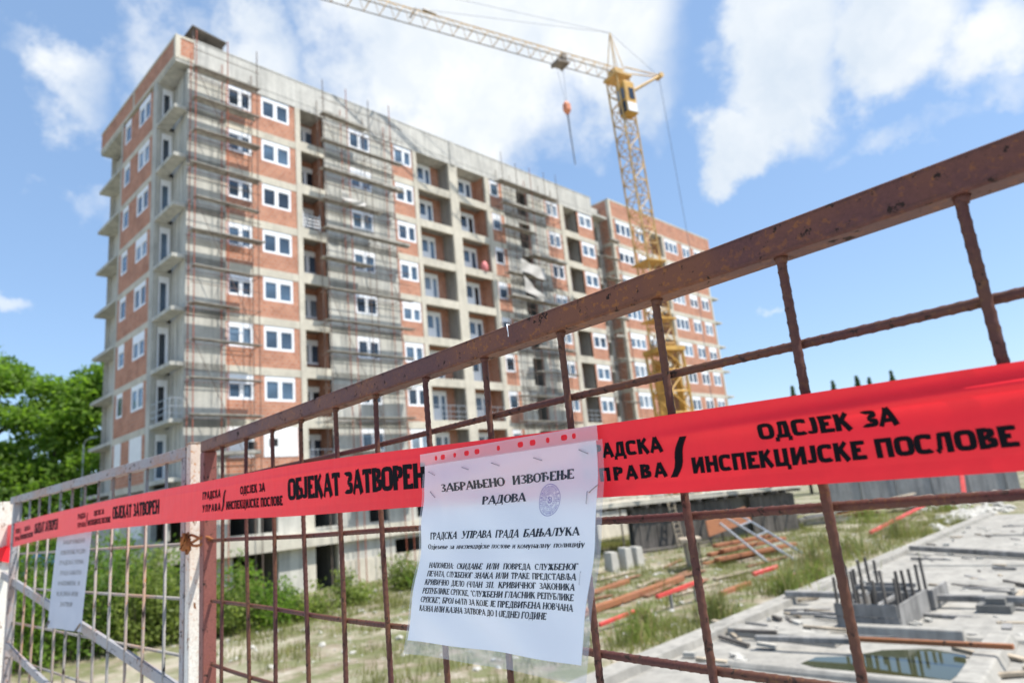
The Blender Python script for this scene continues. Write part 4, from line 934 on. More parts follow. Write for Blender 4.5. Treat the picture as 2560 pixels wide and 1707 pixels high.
# plank box with upright boards
def plank_box():
    T = empty('plank_box', SITE @ Matrix.Translation((5.7, -27.8, .05))); tag(T, 'grey plank formwork box with upright boards on the raft', 'formwork')
    B = lambda a, b, c, d, e, f, nm='board', mt='plank_grey': (lambda m: (m.box(a, b, c, d, e, f), m.build(nm, M[mt], T)))(MB())
    B(0, .06, -1.40, .02, 0, .28); B(.004, .064, -1.38, .03, .295, .58); B(.06, 2.5, -1.42, -1.37, 0, .56); B(.06, 2.5, -.05, 0, 0, .44); B(2.5, 2.56, -1.4, 0, 0, .46)
    B(2.7, 2.76, -1.5, .1, .05, .5); B(2.76, 4.2, -1.5, -1.44, .05, .5); B(.4, 3.6, -.8, -.7, .38, .46)
    r = random.Random(4)
    for i in range(7):
        m = MB(); v = -.03 - i * .225; m.obox((.09, v, .1), (.09 + r.uniform(-.1, .1), v + r.uniform(-.05, .05), 1.2 + r.uniform(-.15, .2)), .05, .07); m.build('post', M['plank_dark'], T)
    for i in range(5):
        m = MB(); u = .6 + i * .55; m.obox((u, -1.33, .1), (u + r.uniform(-.08, .08), -1.33, 1.2 + r.uniform(-.2, .15)), .06, .06); m.build('post', M['plank_dark'], T)
        m = MB(); m.obox((u + .2, -.1, .1), (u + .2 + r.uniform(-.1, .1), -.1, 1.2 + r.uniform(-.2, .2)), .06, .06); m.build('post', M['plank_dark'], T)
    B(1.2, 1.26, -1.3, -.1, .72, .82); B(2.1, 2.16, -1.3, -.1, .66, .76)
plank_box()
m = MB(); m.box(7.9, 8.4, -31.0, -30.3, .05, .3); m.box(8.0, 8.25, -30.9, -30.5, .3, .45); site('stone_block', 'dark broken stone block beside the long grey timber', 'block', m, M['conc_dark'])
# shed of dark planks under a concrete slab
def shed():
    T = empty('plank_shed', SITE @ Matrix.Translation((23.2, -9.9, 0)) @ Matrix.Rotation(radians(-24.8), 4, 'Z')); tag(T, 'dark plank walled shed under a slab heaped with old boards', 'shed')
    r = random.Random(6)
    m = MB(); x = 0; half = False
    while x < 12.6:
        if x > 7.4 and not half: m.build('plank_wall', M['plank_dark'], T); m = MB(); half = True
        w = r.uniform(.14, .3); d = r.uniform(0, .05)
        if not 7.4 < x < 8.9: m.box(x, x + w - .012, -.05 - d, .06, 0, 2.5 - r.random() * .08)
        x += w
    m.build('plank_wall', M['plank_dark'], T)
    m = MB(); m.quad((0, .5, 0), (12.6, .5, 0), (12.6, .5, 2.6), (0, .5, 2.6)); m.quad((12.6, .5, 0), (12.6, 2.8, 0), (12.6, 2.8, 2.6), (12.6, .5, 2.6)); m.build('inner_wall', M['conc_dark'], T)
    m = MB(); m.box(-6.5, 13, -.5, 3.0, 2.72, 2.98); m.build('slab', M['conc_light'], T)
    for i in range(20):
        m = MB(); x = -6.2 + i * .98; m.box(x, x + .1, -.85 + r.uniform(-.2, .2), 2.7, 2.54, 2.71); m.build('joist', M['plank_dark'], T)
    for i in range(7):
        m = MB(); m.tube([(-6 + i * .9, .2 + (i % 2) * 1.6, 0), (-6 + i * .9, .2 + (i % 2) * 1.6, 2.55)], .05, 6); m.build('prop', M['pole'], T)
    m = MB(); m.box(-3, -1, 2.6, 2.8, 0, 2.6); m.build('back_wall', M['conc_light'], T)
    for i in range(16):
        m = MB(); x = r.uniform(-5.5, 11); l = r.uniform(1.5, 4); a = r.uniform(-.35, .35); zz = 3.0 + r.uniform(0, .45)
        m.obox((x, r.uniform(-.6, .6), zz), (x + l * cos(a), l * sin(a), zz + r.uniform(-.05, .3)), .2, .06); m.build('loose_board', M[r.choice(['plank_grey', 'plank_grey', 'plank_pale'])], T)
    m = MB(); m.box(-3, 6, -1.0, -.15, .0, .12); m.build('sill_plank', M['plank_dark'], T)
shed()
T = empty('ladder', SITE @ Matrix.Translation((25.2, -11.9, 0)) @ Matrix.Rotation(radians(-24.8), 4, 'Z')); tag(T, 'pale ladder leaning against the dark plank shed', 'ladder')
for x in (-.22, .22): m = MB(); m.obox((x, 0, 0), (x, .7, 3.5), .09, .05); m.build('rail', M['plank_pale'], T)
for i in range(11): m = MB(); t = (i + .6) / 11.5; m.obox((-.22, .7 * t, 3.5 * t), (.22, .7 * t, 3.5 * t), .05, .05); m.build('rung', M['plank_pale'], T)
T = empty('concrete_chute', SITE @ Matrix.Translation((15.9, -18.0, 0)) @ Matrix.Rotation(radians(35), 4, 'Z')); tag(T, 'pale concrete chute standing in front of the ladder', 'chute')
m = MB(); m.hexa([(.35, -.2, 0), (.75, -.2, 0), (.75, .2, 0), (.35, .2, 0), (-.75, -.35, 1.25), (.0, -.35, 1.25), (.0, .35, 1.25), (-.75, .35, 1.25)]); m.build('trough', M['white_stone'], T)
m = MB(); m.box(-1.0, .5, -.45, .45, 1.25, 1.4); m.build('rim', M['plank_pale'], T)
for y in (-.3, .3): m = MB(); m.tube([(-.7, y, 0), (-.8, y, 1.25)], .035, 6); m.build('leg', M['pole'], T)
m = MB(); m.hexa([(0, 0, .55), (3.0, -.1, 1.15), (3.0, .0, 1.18), (0, .1, .58), (0.1, .3, 1.4), (2.9, .25, 2.0), (2.9, .33, 2.02), (.1, .38, 1.42)])
o = m.build('rusty_panel', M['rustbeam'], None, False, SITE @ Matrix.Translation((25.6, -13.6, 0)) @ Matrix.Rotation(radians(-30), 4, 'Z')); tag(o, 'tilted rusty orange panel in front of the dark plank shed', 'panel')
for i in range(4):
    m = MB(); m.obox((0, 0, 0), (.0, .0, 1.1 + .12 * i), .07, .07); o = m.build('prop_post', M['plank_dark'], None, False, SITE @ Matrix.Translation((25.9 + i * .75, -13.5 - i * .4, 0))); tag(o, 'short dark post propping up the tilted rusty panel', 'post', 'posts under the rusty panel')
T = empty('leaning_frame', SITE @ Matrix.Translation((18.9, -21.4, 0))); tag(T, 'fallen grey tubular frame leaning beside the rusty heap', 'frame')
for (a, b) in (((0, 0, 0), (1.2, 3.6, 1.9)), ((1.9, .3, 0), (2.4, 3.6, 2.0)), ((3.0, 1.0, .0), (3.2, 4.2, 2.1)), ((-.9, .9, .05), (.6, 3.7, 1.7))): m = MB(); m.tube([a, b], .055, 6); m.build('tube', M['galv'], T)
for t in (.55, .8): m = MB(); m.tube([(1.2 * t, 3.6 * t, 1.9 * t), (1.9 + .5 * t, .3 + 3.3 * t, 2.0 * t)], .045, 6); m.build('crossbar', M['galv'], T)
for i, (u, v, s, lb) in enumerate([(15.4, -13.9, .9, 'left of three pale concrete blocks on the gravel'), (16.3, -14.1, 1.0, 'taller middle one of three pale concrete blocks'), (17.1, -14.2, .95, 'right of three pale concrete blocks on the gravel')]):
    m = MB(); m.hexa([(-.3, -.25, -.05), (.3, -.25, -.05), (.3, .25, -.05), (-.3, .25, -.05), (-.26, -.22, s), (.27, -.2, s * .95), (.25, .22, s), (-.28, .2, s * 1.03)]); o = m.build('concrete_block', M['white_stone'], None, False, SITE @ Matrix.Translation((u, v, 0))); tag(o, lb, 'block', 'pale blocks behind the notice'); bevel(o, .03)
# wall at the back of the pit
T = empty('concrete_wall', SITE @ Matrix.Translation((55.0, -9.5, 0)) @ Matrix.Rotation(atan2(-11.5, 8.0), 4, 'Z')); tag(T, 'long grey concrete wall closing the pit at the back', 'wall')
m = MB(); m.box(0, 17, 0, .35, 0, 4.6); m.build('panel', M['conc_block'], T)
for i in range(6): m = MB(); m.box(.4 + i * 3.1, .75 + i * 3.1, -.12, 0, 0, 4.58); m.build('pier', M['conc_block'], T)
m = MB(); m.box(-.05, 17.05, -.06, .41, 4.6, 4.75); m.build('coping', M['conc_light'], T)
m = MB(); m.obox((0, 0, 0), (-1.4, .0, 5.2), .9, .7); o = m.build('white_pillar', M['white_stone'], None, False, SITE @ Matrix.Translation((68.5, -20.9, 0))); tag(o, 'leaning white concrete pillar at the right end of the wall', 'pillar'); bevel(o, .08)
bar('red_strut', 'red steel strut leaning on the grey wall near the white pillar', 'strut', (56.6, -20.6, .1), (60.6, -20.2, 4.4), .34, .3, M['redpaint'])
for i, (u, v, a, lb) in enumerate([(36, -14.0, -.5, 'grey board heap in front of the concrete wall'), (40.5, -15.6, -.45, 'rust brown board heap below the concrete wall'), (46, -17.5, -.4, 'pale board heap beside the concrete wall')]):
    m = MB(); r = random.Random(70 + i)
    for q in range(9): x = r.uniform(0, 1); y = r.uniform(-.6, .6); m.obox((x, y, .1 + q * .12), (x + r.uniform(3, 5), y + r.uniform(-.6, .6), .15 + q * .13), .3, .09)
    o = m.build('board_heap', [M['plank_grey'], M['rustbeam'], M['plank_pale']][i], None, False, SITE @ Matrix.Translation((u, v, 0)) @ Matrix.Rotation(a, 4, 'Z')); tag(o, lb, 'board heap', 'heaps of boards below the wall')

# ------------------------------------------------------------------ gates in the foreground
SF = .918; DF = .598239 * SF
def fp(t, z, o=0.0): return NF * (DF - o) + FF * t + Vector((0, 0, EYE + z))
def rebar(mb, a, b, r=.0038, rib=.0006, pitch=.011, step=.0022, seg=10, ph=0.0, wob=.0012):
    a = Vector(a); b = Vector(b); d = (b - a); L = d.length; d.normalize(); x = d.orthogonal().normalized(); y = d.cross(x); n = max(2, int(L / step)); n0 = len(mb.v)
    for i in range(n + 1):
        s = L * i / n; c = a + d * s + x * (wob * sin(s * 9 + ph)) + y * (wob * sin(s * 6.3 + ph * 2))
        for k in range(seg):
            an = 2 * pi * k / seg; w = (s / pitch + k / seg + ph) % 1.0; e = rib * max(0, 1 - abs(w - .5) * 4.5)
            q = r + e; mb.v.append(tuple(c + (x * cos(an) + y * sin(an)) * q))
    for i in range(n):
        for k in range(seg):
            p = n0 + i * seg + k; q = n0 + i * seg + (k + 1) % seg; mb.f.append((p, q, q + seg, p + seg))
    mb.f.append(tuple(n0 + k for k in reversed(range(seg)))); e = n0 + n * seg; mb.f.append(tuple(e + k for k in range(seg)))
def squaretube(name, a, b, w, h, mat, parent, bev=.004, up=(0, 0, 1)):
    m = MB(); m.obox(a, b, w, h, up); o = m.build(name, mat, parent); bevel(o, bev * .7, 3)
    for p in o.data.polygons: p.use_smooth = False
    return o
def red_gate():
    T = empty('red_gate'); tag(T, 'rust-specked dark red steel gate of square rail and ribbed rods', 'gate')
    squaretube('top_rail', fp(1.762, .1895), fp(-.62, .1895), .028, .0275, M['redrail'], T)
    squaretube('stile', fp(1.745, .1755), fp(1.745, -1.55), .030, .032, M['redpost'], T, up=FF)
    squaretube('stile', fp(-.60, .1755), fp(-.60, -1.55), .030, .030, M['redpost'], T, up=FF)
    squaretube('bottom_rail', fp(1.73, -1.40), fp(-.585, -1.40), .028, .0275, M['redrail'], T)
    r = random.Random(2)
    ts = [1.634, 1.484, 1.343, 1.207, 1.069, .933, .793, .660, .521, .386, .255, .119, -.019, -.157, -.295, -.433]
    for i, t in enumerate(ts):
        m = MB(); rebar(m, fp(t, .1765, .0042), fp(t + r.uniform(-.004, .004), -.62, .0042), ph=r.random() * 3); 
        w = MB(); m.tube([fp(t, .1768, .004), fp(t, .170, .0042)], [.0066, .0042], 10)
        m.tube([fp(t, -.62, .0042), fp(t, -1.39, .0042)], .0042, 8); m.build('rod', M['redrod'], T, True)
    for i, z in enumerate([.098, -.034, -.168, -.303, -.44, -.575]):
        m = MB(); b = -.59
        if i < 4: rebar(m, fp(1.725, z + .001, -.0040), fp(-.4, z + .004, -.0040), ph=r.random() * 3, r=.0039); m.tube([fp(-.4, z + .004, -.004), fp(-.59, z + .004, -.004)], .0043, 8)
        else: m.tube([fp(1.725, z, -.004), fp(-.59, z, -.004)], .0043, 8)
        m.build('rod', M['redrod'], T, True)
    for z in (-.71, -.845, -.98, -1.115, -1.25): m = MB(); m.tube([fp(1.725, z, -.004), fp(-.59, z, -.004)], .0043, 8); m.build('rod', M['redrod'], T, True)
    m = MB(); p = fp(.59, .2036, .004)
    q = [fp(.6005, .2036, .002), fp(.6000, .2036, .0138), fp(.5990, .198, .0143), fp(.5985, .193, .0142), fp(.5988, .1885, .0142)]; m.tube(q, [.0008, .0011, .0009, .0005, .0008], 6); m.build('paint_drip', M['pvc'], T, True)
red_gate()
def gate_post():
    T = empty('gate_post'); tag(T, 'cream painted rusty post between the white gate and the red gate', 'gate post')
    squaretube('post', fp(1.852, .208), fp(1.852, -1.75), .031, .031, M['whitepost'], T, .004, up=FF)
    m = MB(); m.obox(fp(1.852, .2085), fp(1.852, .2105), .034, .034, up=FF); o = m.build('cap', M['whitepost'], T)
gate_post()
def wire():
    m = MB(); c = fp(1.80, -.028, .0)
    for k, (rx, ry, dz, ph) in enumerate([(.075, .024, 0, 0), (.07, .026, -.008, .6), (.066, .023, .006, 1.1)]):
        pts = [c + FF * (rx * cos(a + ph)) - NF * (ry * sin(a + ph)) + Vector((0, 0, dz + .006 * sin(3 * a))) for a in [2 * pi * i / 28 for i in range(29)]]
        m.tube(pts, .0032, 6)
    for k in range(4):
        a0 = k * 1.4; pts = [fp(1.80, -.022, .028) + FF * (.012 * cos(a0 + s * 1.3)) + Vector((0, 0, .02 * sin(a0 + s * 1.1) - .008)) - NF * (.003 * s) for s in range(6)]; m.tube(pts, .003, 6)
    pts = [fp(1.80, -.02, .028), fp(1.805, -.04, .034), fp(1.80, -.058, .03), fp(1.792, -.05, .028), fp(1.79, -.03, .028)]; m.tube(pts, .0045, 8)
    tag(m.build('wire_tie', M['rust'], None, True), 'twisted rusty wire tying the cream post to the red gate', 'wire')
wire()
GA = radians(-48.3); GV = Vector((sin(GA), cos(GA), 0)); GN = Vector((GV.y, -GV.x, 0)); GH = NF * DF + FF * (2.02 * SF)
def gp(g, z, o=0.0): return GH + GV * g - GN * o + Vector((0, 0, EYE + z))
def white_gate():
    T = empty('white_gate'); tag(T, 'white painted rod gate with rust stains and a diagonal brace', 'gate')
    squaretube('top_rail', gp(.02, .190), gp(1.80, .184), .027, .028, M['whiterail'], T)
    squaretube('stile', gp(.036, .176), gp(.036, -1.6), .026, .026, M['whiterail'], T, up=GV)
    squaretube('stile', gp(1.735, .17), gp(1.735, -1.6), .028, .028, M['whiterail'], T, up=GV)
    squaretube('bottom_rail', gp(.05, -1.45), gp(1.72, -1.45), .027, .028, M['whiterail'], T)
    g = 1.662; r = random.Random(8)
    for i in range(12):
        m = MB(); t = .165 + i * .1357; m.tube([gp(t, .178, .004), gp(t + r.uniform(-.006, .006), -.5, .004), gp(t, -1.44, .004)], .0043, 8); m.build('rod', M['whiterod'], T, True)
    for z in (-.038, -.170, -.303, -.437, -.57, -.70, -.84, -.97, -1.1, -1.24, -1.36): m = MB(); m.tube([gp(.05, z, -.005), gp(1.73, z + .002, -.005)], .0042, 8); m.build('rod', M['whiterod'], T, True)
    squaretube('brace', gp(1.98, -.107, .0), gp(-.0, -.392, .0), .012, .030, M['whiterail'], T, .003)
    squaretube('brace', gp(1.70, -.385, .012), gp(.3, -.60, .012), .012, .026, M['whiterail'], T, .003)
white_gate()
T = empty('gate_post'); tag(T, 'stout white post at the far left end of the white gate', 'gate post')
squaretube('post', gp(1.93, .187), gp(1.93, -2.2), .06, .06, M['whitepost'], T, .005, up=GV)
squaretube('rail', gp(1.97, .160), gp(2.9, .150), .028, .028, M['whiterail'], T)
squaretube('brace', gp(1.97, -.105), gp(2.7, .0), .03, .012, M['whiterail'], T, .003)

# ------------------------------------------------------------------ lettering: strokes of a plain or a serif alphabet (cap height 1)
GL = {
 'А': (.9, 'n .07 0 .45 1|t .45 1 .83 0|h .32 .2 .7|s .07 0|s .83 0'), 'Б': (.76, 'v .16 0 1|h .96 .16 .66|h .54 .16 .42|h .04 .16 .42|o .40 .29 .28 .26 -90 90|s .1 1'),
 'В': (.78, 'v .16 0 1|h .96 .16 .40|h .53 .16 .42|h .04 .16 .42|o .38 .75 .24 .22 -90 90|o .40 .285 .29 .255 -90 90'), 'Г': (.66, 'v .16 0 1|h .96 .16 .62|n .62 .98 .62 .76|s .16 0'),
 'Д': (.92, 'n .24 .04 .36 .96|v .68 .04 1|h .96 .3 .72|h .04 .06 .86|n .08 .06 .08 -.2|n .84 .06 .84 -.2'), 'Е': (.72, 'v .16 0 1|h .96 .16 .64|h .52 .16 .5|h .04 .16 .66|n .64 .98 .64 .78|n .67 0 .67 .22'),
 'Ж': (1.1, 'v .55 0 1|t .12 1 .5 .5|t .5 .5 .1 0|n .6 .5 .98 1|t .6 .5 1 0'), 'З': (.7, 'o .33 .75 .26 .22 -90 145|o .34 .28 .30 .25 -145 90|h .52 .26 .40'),
 'И': (.92, 'v .17 0 1|v .75 0 1|n .2 .06 .72 .94|s .17 0|s .75 0|s .17 1|s .75 1'), 'Ј': (.5, 'v .34 .22 1|o .20 .22 .14 .19 180 360|s .34 1'), 'К': (.86, 'v .16 0 1|n .2 .45 .70 1|t .36 .62 .78 0|s .16 0|s .16 1|s .78 0'),
 'Л': (.86, 'n .30 .96 .20 .15|n .20 .15 .06 .05|v .68 0 1|h .96 .26 .7|s .68 0'), 'Љ': (1.1, 'n .28 .96 .2 .15|n .2 .15 .06 .05|v .58 0 1|h .96 .24 .6|h .54 .58 .76|h .04 .58 .76|o .76 .29 .24 .25 -90 90'),
 'М': (1.05, 'n .14 0 .14 1|v .9 0 1|t .16 1 .5 .12|n .5 .12 .86 1|s .14 0|s .9 0'), 'Н': (.92, 'v .17 0 1|v .75 0 1|h .51 .17 .75|s .17 0|s .75 0|s .17 1|s .75 1'),
 'Њ': (1.1, 'v .16 0 1|v .60 0 1|h .54 .16 .78|h .04 .6 .78|o .78 .29 .24 .25 -90 90|s .16 0|s .16 1|s .6 1'), 'О': (.88, 'o .44 .5 .36 .5 0 360'), 'П': (.92, 'v .17 0 1|v .75 0 1|h .96 .17 .75|s .17 0|s .75 0'),
 'Р': (.74, 'v .16 0 1|h .96 .16 .4|h .46 .16 .4|o .38 .71 .26 .25 -90 90|s .16 0'), 'С': (.8, 'o .44 .5 .36 .5 48 312|n .69 .95 .69 .72'), 'Т': (.78, 'v .39 0 1|h .96 .06 .72|n .06 .98 .06 .76|n .72 .98 .72 .76|s .39 0'),
 'У': (.84, 't .12 1 .45 .36|n .74 1 .36 .05|o .26 .10 .12 .1 180 330|s .12 1|s .74 1'), 'Ц': (.94, 'v .17 0 1|v .72 0 1|h .04 .17 .86|n .86 .06 .86 -.2|s .17 1|s .72 1'), 'Ч': (.84, 'v .68 0 1|n .18 1 .18 .62|o .40 .62 .22 .18 180 300|h .45 .4 .68|s .68 0|s .18 1|s .68 1'),
 'Ђ': (.94, 'v .26 0 1|h .96 .02 .62|n .62 .98 .62 .78|n .02 .98 .02 .78|h .6 .26 .52|o .52 .34 .26 .26 -60 90|s .26 0'), '3': (.6, 'o .28 .76 .22 .22 -90 150|o .28 .28 .25 .26 -150 90|h .53 .22 .34'), '1': (.5, 'v .27 0 1|n .27 1 .1 .86|s .27 0'),
 '6': (.62, 'o .3 .3 .24 .28 0 360|o .46 .42 .40 .56 110 180'), '4': (.64, 'v .44 0 1|h .3 .04 .6|n .44 1 .06 .3'), '7': (.58, 'h .96 .06 .52|t .5 .96 .2 0'), '/': (.4, 'n .05 -.05 .38 1.05'), '(': (.36, 'o .46 .45 .36 .62 120 240'), ')': (.36, 'o -.12 .45 .36 .62 -60 60'),
 '.': (.3, 'd .12 .06'), ',': (.3, 'd .12 .06|n .14 .06 .08 -.15'), ':': (.32, 'd .14 .08|d .14 .58'), '"': (.4, 'n .1 1 .1 .7|n .26 1 .26 .7'), ' ': (.34, ''),
 'а': (.66, 'o .27 .22 .2 .2 90 360|v .46 .04 .5|o .3 .5 .17 .16 0 150|n .46 .05 .58 .03'), 'е': (.62, 'o .3 .33 .24 .33 0 310|h .36 .08 .52'), 'ј': (.36, 'v .2 -.02 .66|o .08 0 .12 .2 200 360|d .2 .88'), 'у': (.66, 't .1 .66 .34 .06|n .58 .66 .24 -.22'),
}
LOW = {c.lower(): c for c in 'БВГДЖЗИКЛЉМНЊОПРСТЦЧЂ'}
def glyph_quads(text, th, tn, serif, track=0.0, spread=1.0):
    """returns quads in cap-height units and the advance width"""
    Q = []; x0 = 0
    def stroke(a, b, w):
        ax, ay = a; bx, by = b; l = sqrt((bx - ax) ** 2 + (by - ay) ** 2) or 1e-6; nx, ny = -(by - ay) / l * w / 2, (bx - ax) / l * w / 2
        return [(ax + nx, ay + ny), (bx + nx, by + ny), (bx - nx, by - ny), (ax - nx, ay - ny)]
    for ch in text:
        sc = 1.0
        if ch in LOW: w, spec = GL[LOW[ch]]; sc = .68
        else: w, spec = GL.get(ch, GL[' '])
        for st in spec.split('|'):
            if not st: continue
            p = st.split(); k = p[0]; v = [float(q) for q in p[1:]]; L = []
            e = tn if not serif else tn
            if k == 'v': L.append([(v[0] - th / 2, v[1]), (v[0] - th / 2, v[2]), (v[0] + th / 2, v[2]), (v[0] + th / 2, v[1])])
            elif k == 'h':
                yy = min(max(v[0], tn / 2), 1 - tn / 2); L.append([(v[1], yy - tn / 2), (v[1], yy + tn / 2), (v[2] + .02, yy + tn / 2), (v[2] + .02, yy - tn / 2)])
            elif k == 't': L.append(stroke(v[:2], v[2:], th * .92))
            elif k == 'n': L.append(stroke(v[:2], v[2:], tn * 1.05))
            elif k == 's':
                if serif: L.append([(v[0] - .17, v[1] - (.05 if v[1] > .5 else 0)), (v[0] - .17, v[1] + (0 if v[1] > .5 else .05)), (v[0] + .17, v[1] + (0 if v[1] > .5 else .05)), (v[0] + .17, v[1] - (.05 if v[1] > .5 else 0))])
            elif k == 'd': L.append([(v[0] - .08, v[1] - .06), (v[0] - .08, v[1] + .1), (v[0] + .08, v[1] + .1), (v[0] + .08, v[1] - .06)])
            elif k == 'o':
                cx, cy, rx, ry, a0, a1 = v; n = max(4, int(abs(a1 - a0) / 22)); pr = []
                for i in range(n + 1):
                    a = radians(a0 + (a1 - a0) * i / n); wl = tn + (th - tn) * abs(cos(a)) ** 1.3
                    if not serif:
                        ca, sa = cos(a), sin(a); ex = .62; ca = math.copysign(abs(ca) ** ex, ca); sa = math.copysign(abs(sa) ** ex, sa)
                    else: ca, sa = cos(a), sin(a)
                    pr.append(((cx + (rx + th / 2 - .02) * ca, cy + min(ry, 9) * sa), (cx + max(.01, rx + th / 2 - .02 - wl) * ca, cy + max(.02, ry - (tn if abs(sa) > .3 else tn)) * sa)))
                for i in range(n): L.append([pr[i][0], pr[i + 1][0], pr[i + 1][1], pr[i][1]])
            for q in L: Q.append([(x0 + a * sc, b * sc) for a, b in q])
        x0 += w * sc + track
    return Q, max(x0 - track, .1)
def lay(mb, quads, adv, place, a0, a1, base, cap):
    """place(a, h, lift) maps sheet coordinates to space; the text runs from a0 to a1"""
    for i, q in enumerate(quads):
        lift = (i % 7) * .000006
        # strokes are cut into short pieces so that they follow the curve of the sheet
        d = lambda p, r: sqrt((p[0] - r[0]) ** 2 + (p[1] - r[1]) ** 2)
        nu = max(1, math.ceil(d(q[0], q[1]) / .3)); nv = max(1, math.ceil(d(q[1], q[2]) / .3))
        def at(u, v):
            x = (q[0][0] * (1 - u) + q[1][0] * u) * (1 - v) + (q[3][0] * (1 - u) + q[2][0] * u) * v; y = (q[0][1] * (1 - u) + q[1][1] * u) * (1 - v) + (q[3][1] * (1 - u) + q[2][1] * u) * v
            return place(a0 + (a1 - a0) * x / adv, base + cap * y, lift)
        for a in range(nu):
            for b in range(nv): mb.quad(at(a / nu, b / nv), at((a + 1) / nu, b / nv), at((a + 1) / nu, (b + 1) / nv), at(a / nu, (b + 1) / nv))

# ------------------------------------------------------------------ barrier tape
TG = Vector((sin(radians(-45)), cos(radians(-45)), 0)); TN = Vector((TG.y, -TG.x, 0)); TD = .537
TA = [-.4, .08, .45, .72, 1.04, 1.48, 2.2, 3.0, 3.8]; TT = [.045, .0541, .0612, .0735, .086, .090, .0966, .094, .085]; TBm = [-.02, -.0146, -.0085, 0, .002, .0134, .0194, .010, -.014]
def interp(x, X, Y):
    if x <= X[0]: return Y[0]
    for i in range(len(X) - 1):
        if x <= X[i + 1]:
            t = (x - X[i]) / (X[i + 1] - X[i]); return Y[i] + (Y[i + 1] - Y[i]) * t
    return Y[-1]
def spline(x, X, Y):                                   # light smoothing of the taut edge
    return sum(interp(x + d, X, Y) for d in (-.12, -.06, 0, .06, .12)) / 5
def tape_pos(a, h, lift=0.0):
    zt, zb = spline(a, TA, TT), spline(a, TA, TBm)
    k = 1 - smooth(.12, .46, a)
    hr = .70 + .10 * smooth(.5, .0, a)
    o = .0040 * k * math.exp(-((h - hr) / .055) ** 2) - .0022 * k * math.exp(-((h - hr - .14) / .10) ** 2) - .0012 * k * math.exp(-((h - hr + .16) / .12) ** 2)
    o += .0007 * max(0, 1 - abs(h - .80 - .02 * sin(a * 3)) / .035) * smooth(.5, .75, a) - .0005 * max(0, 1 - abs(h - .15) / .03)
    o += .0005 * max(0, sin(a * 34 + 5 * h)) ** 6 * (1 - h) * (.5 + .5 * sin(a * 5))
    o += .0006 * sin(a * 21 + h * 2) * (h - .5) + .0009 * sin(a * 7.3) * (h - .4)
    if a > 3.68: o -= (a - 3.68) ** 2 * 2.5
    return TG * a + TN * (TD - .0015 - o - lift) + Vector((0, 0, EYE + zb + (zt - zb) * h))
def build_tape():
    m = MB(); na, nh = 300, 30; A = [-.4 + 4.2 * (i / na) ** 1.25 for i in range(na + 1)]
    m.v = [tuple(tape_pos(a, j / nh)) for a in A for j in range(nh + 1)]
    m.f = [(i * (nh + 1) + j, (i + 1) * (nh + 1) + j, (i + 1) * (nh + 1) + j + 1, i * (nh + 1) + j + 1) for i in range(na) for j in range(nh)]
    T = m.build('barrier_tape', M['tape'], None, True)
    tag(T, 'red barrier tape printed with black warning words across both gates', 'barrier tape')
    heavy = dict(th=.32, tn=.23, serif=False, track=.12)
    for s in (.448, 1.468, 2.488, 3.505):
        def put(nm, txt, a0, a1, b, c, **kw):
            k = dict(heavy); k.update(kw); Q, adv = glyph_quads(txt, **k); mb = MB(); lay(mb, Q, adv, lambda a, h, l: tape_pos(a, h, .0004 + l), s - a0, s - a1, b, c); mb.build('lettering', M['ink'], T)
        put('t', 'ГРАДСКА', .0, .092, .535, .20); put('t', 'УПРАВА', .0, .093, .215, .185, track=.28)
        mb = MB(); pr = None
        for i in range(9):
            t = i / 8; y = .20 + .5 * t; cx = .100 + .016 * t + .002 * sin(t * 6.3); w = .0042 - .0012 * abs(t - .5)
            q = (tape_pos(s - cx + w, y, .0004), tape_pos(s - cx - w, y, .0004))
            if pr: mb.quad(pr[0], pr[1], q[1], q[0])
            pr = q
        mb.build('lettering', M['ink'], T)
        put('t', 'ОДСЈЕК ЗА', .186, .290, .545, .185); put('t', 'ИНСПЕКЦИЈСКЕ ПОСЛОВЕ', .120, .356, .225, .2)
        put('t', 'ОБЈЕКАТ ЗАТВОРЕН', .378, .754, .31, .43, th=.36, tn=.19, track=.09)
    # loose end knotted round the far post
    m = MB(); c = gp(1.93, -.035); n = 14
    for j in range(5):
        for i in range(n + 1):
            a = 2 * pi * i / n; rr = .046 + .004 * sin(5 * a + j); m.v.append(tuple(c + GV * (rr * cos(a)) + GN * (rr * sin(a)) + Vector((0, 0, -.03 + j * .016 + .008 * sin(2 * a + j * .7)))))
    m.f = [(j * (n + 1) + i, j * (n + 1) + i + 1, (j + 1) * (n + 1) + i + 1, (j + 1) * (n + 1) + i) for j in range(4) for i in range(n)]
    m.build('knot', M['tape'], T, True)
    m = MB(); n = 22
    for j in range(5):
        for i in range(n + 1):
            t = i / n; p = gp(1.88 + t * .75, -.03 - .05 * t + (.5 - t * .2) * .012 * (j - 2) * 2.4, .055 - .01 * sin(t * 9 + j) + .006 * j); m.v.append(tuple(p))
    m.f = [(j * (n + 1) + i, j * (n + 1) + i + 1, (j + 1) * (n + 1) + i + 1, (j + 1) * (n + 1) + i) for j in range(4) for i in range(n)]
    m.build('tail', M['tape'], T, True)
build_tape()

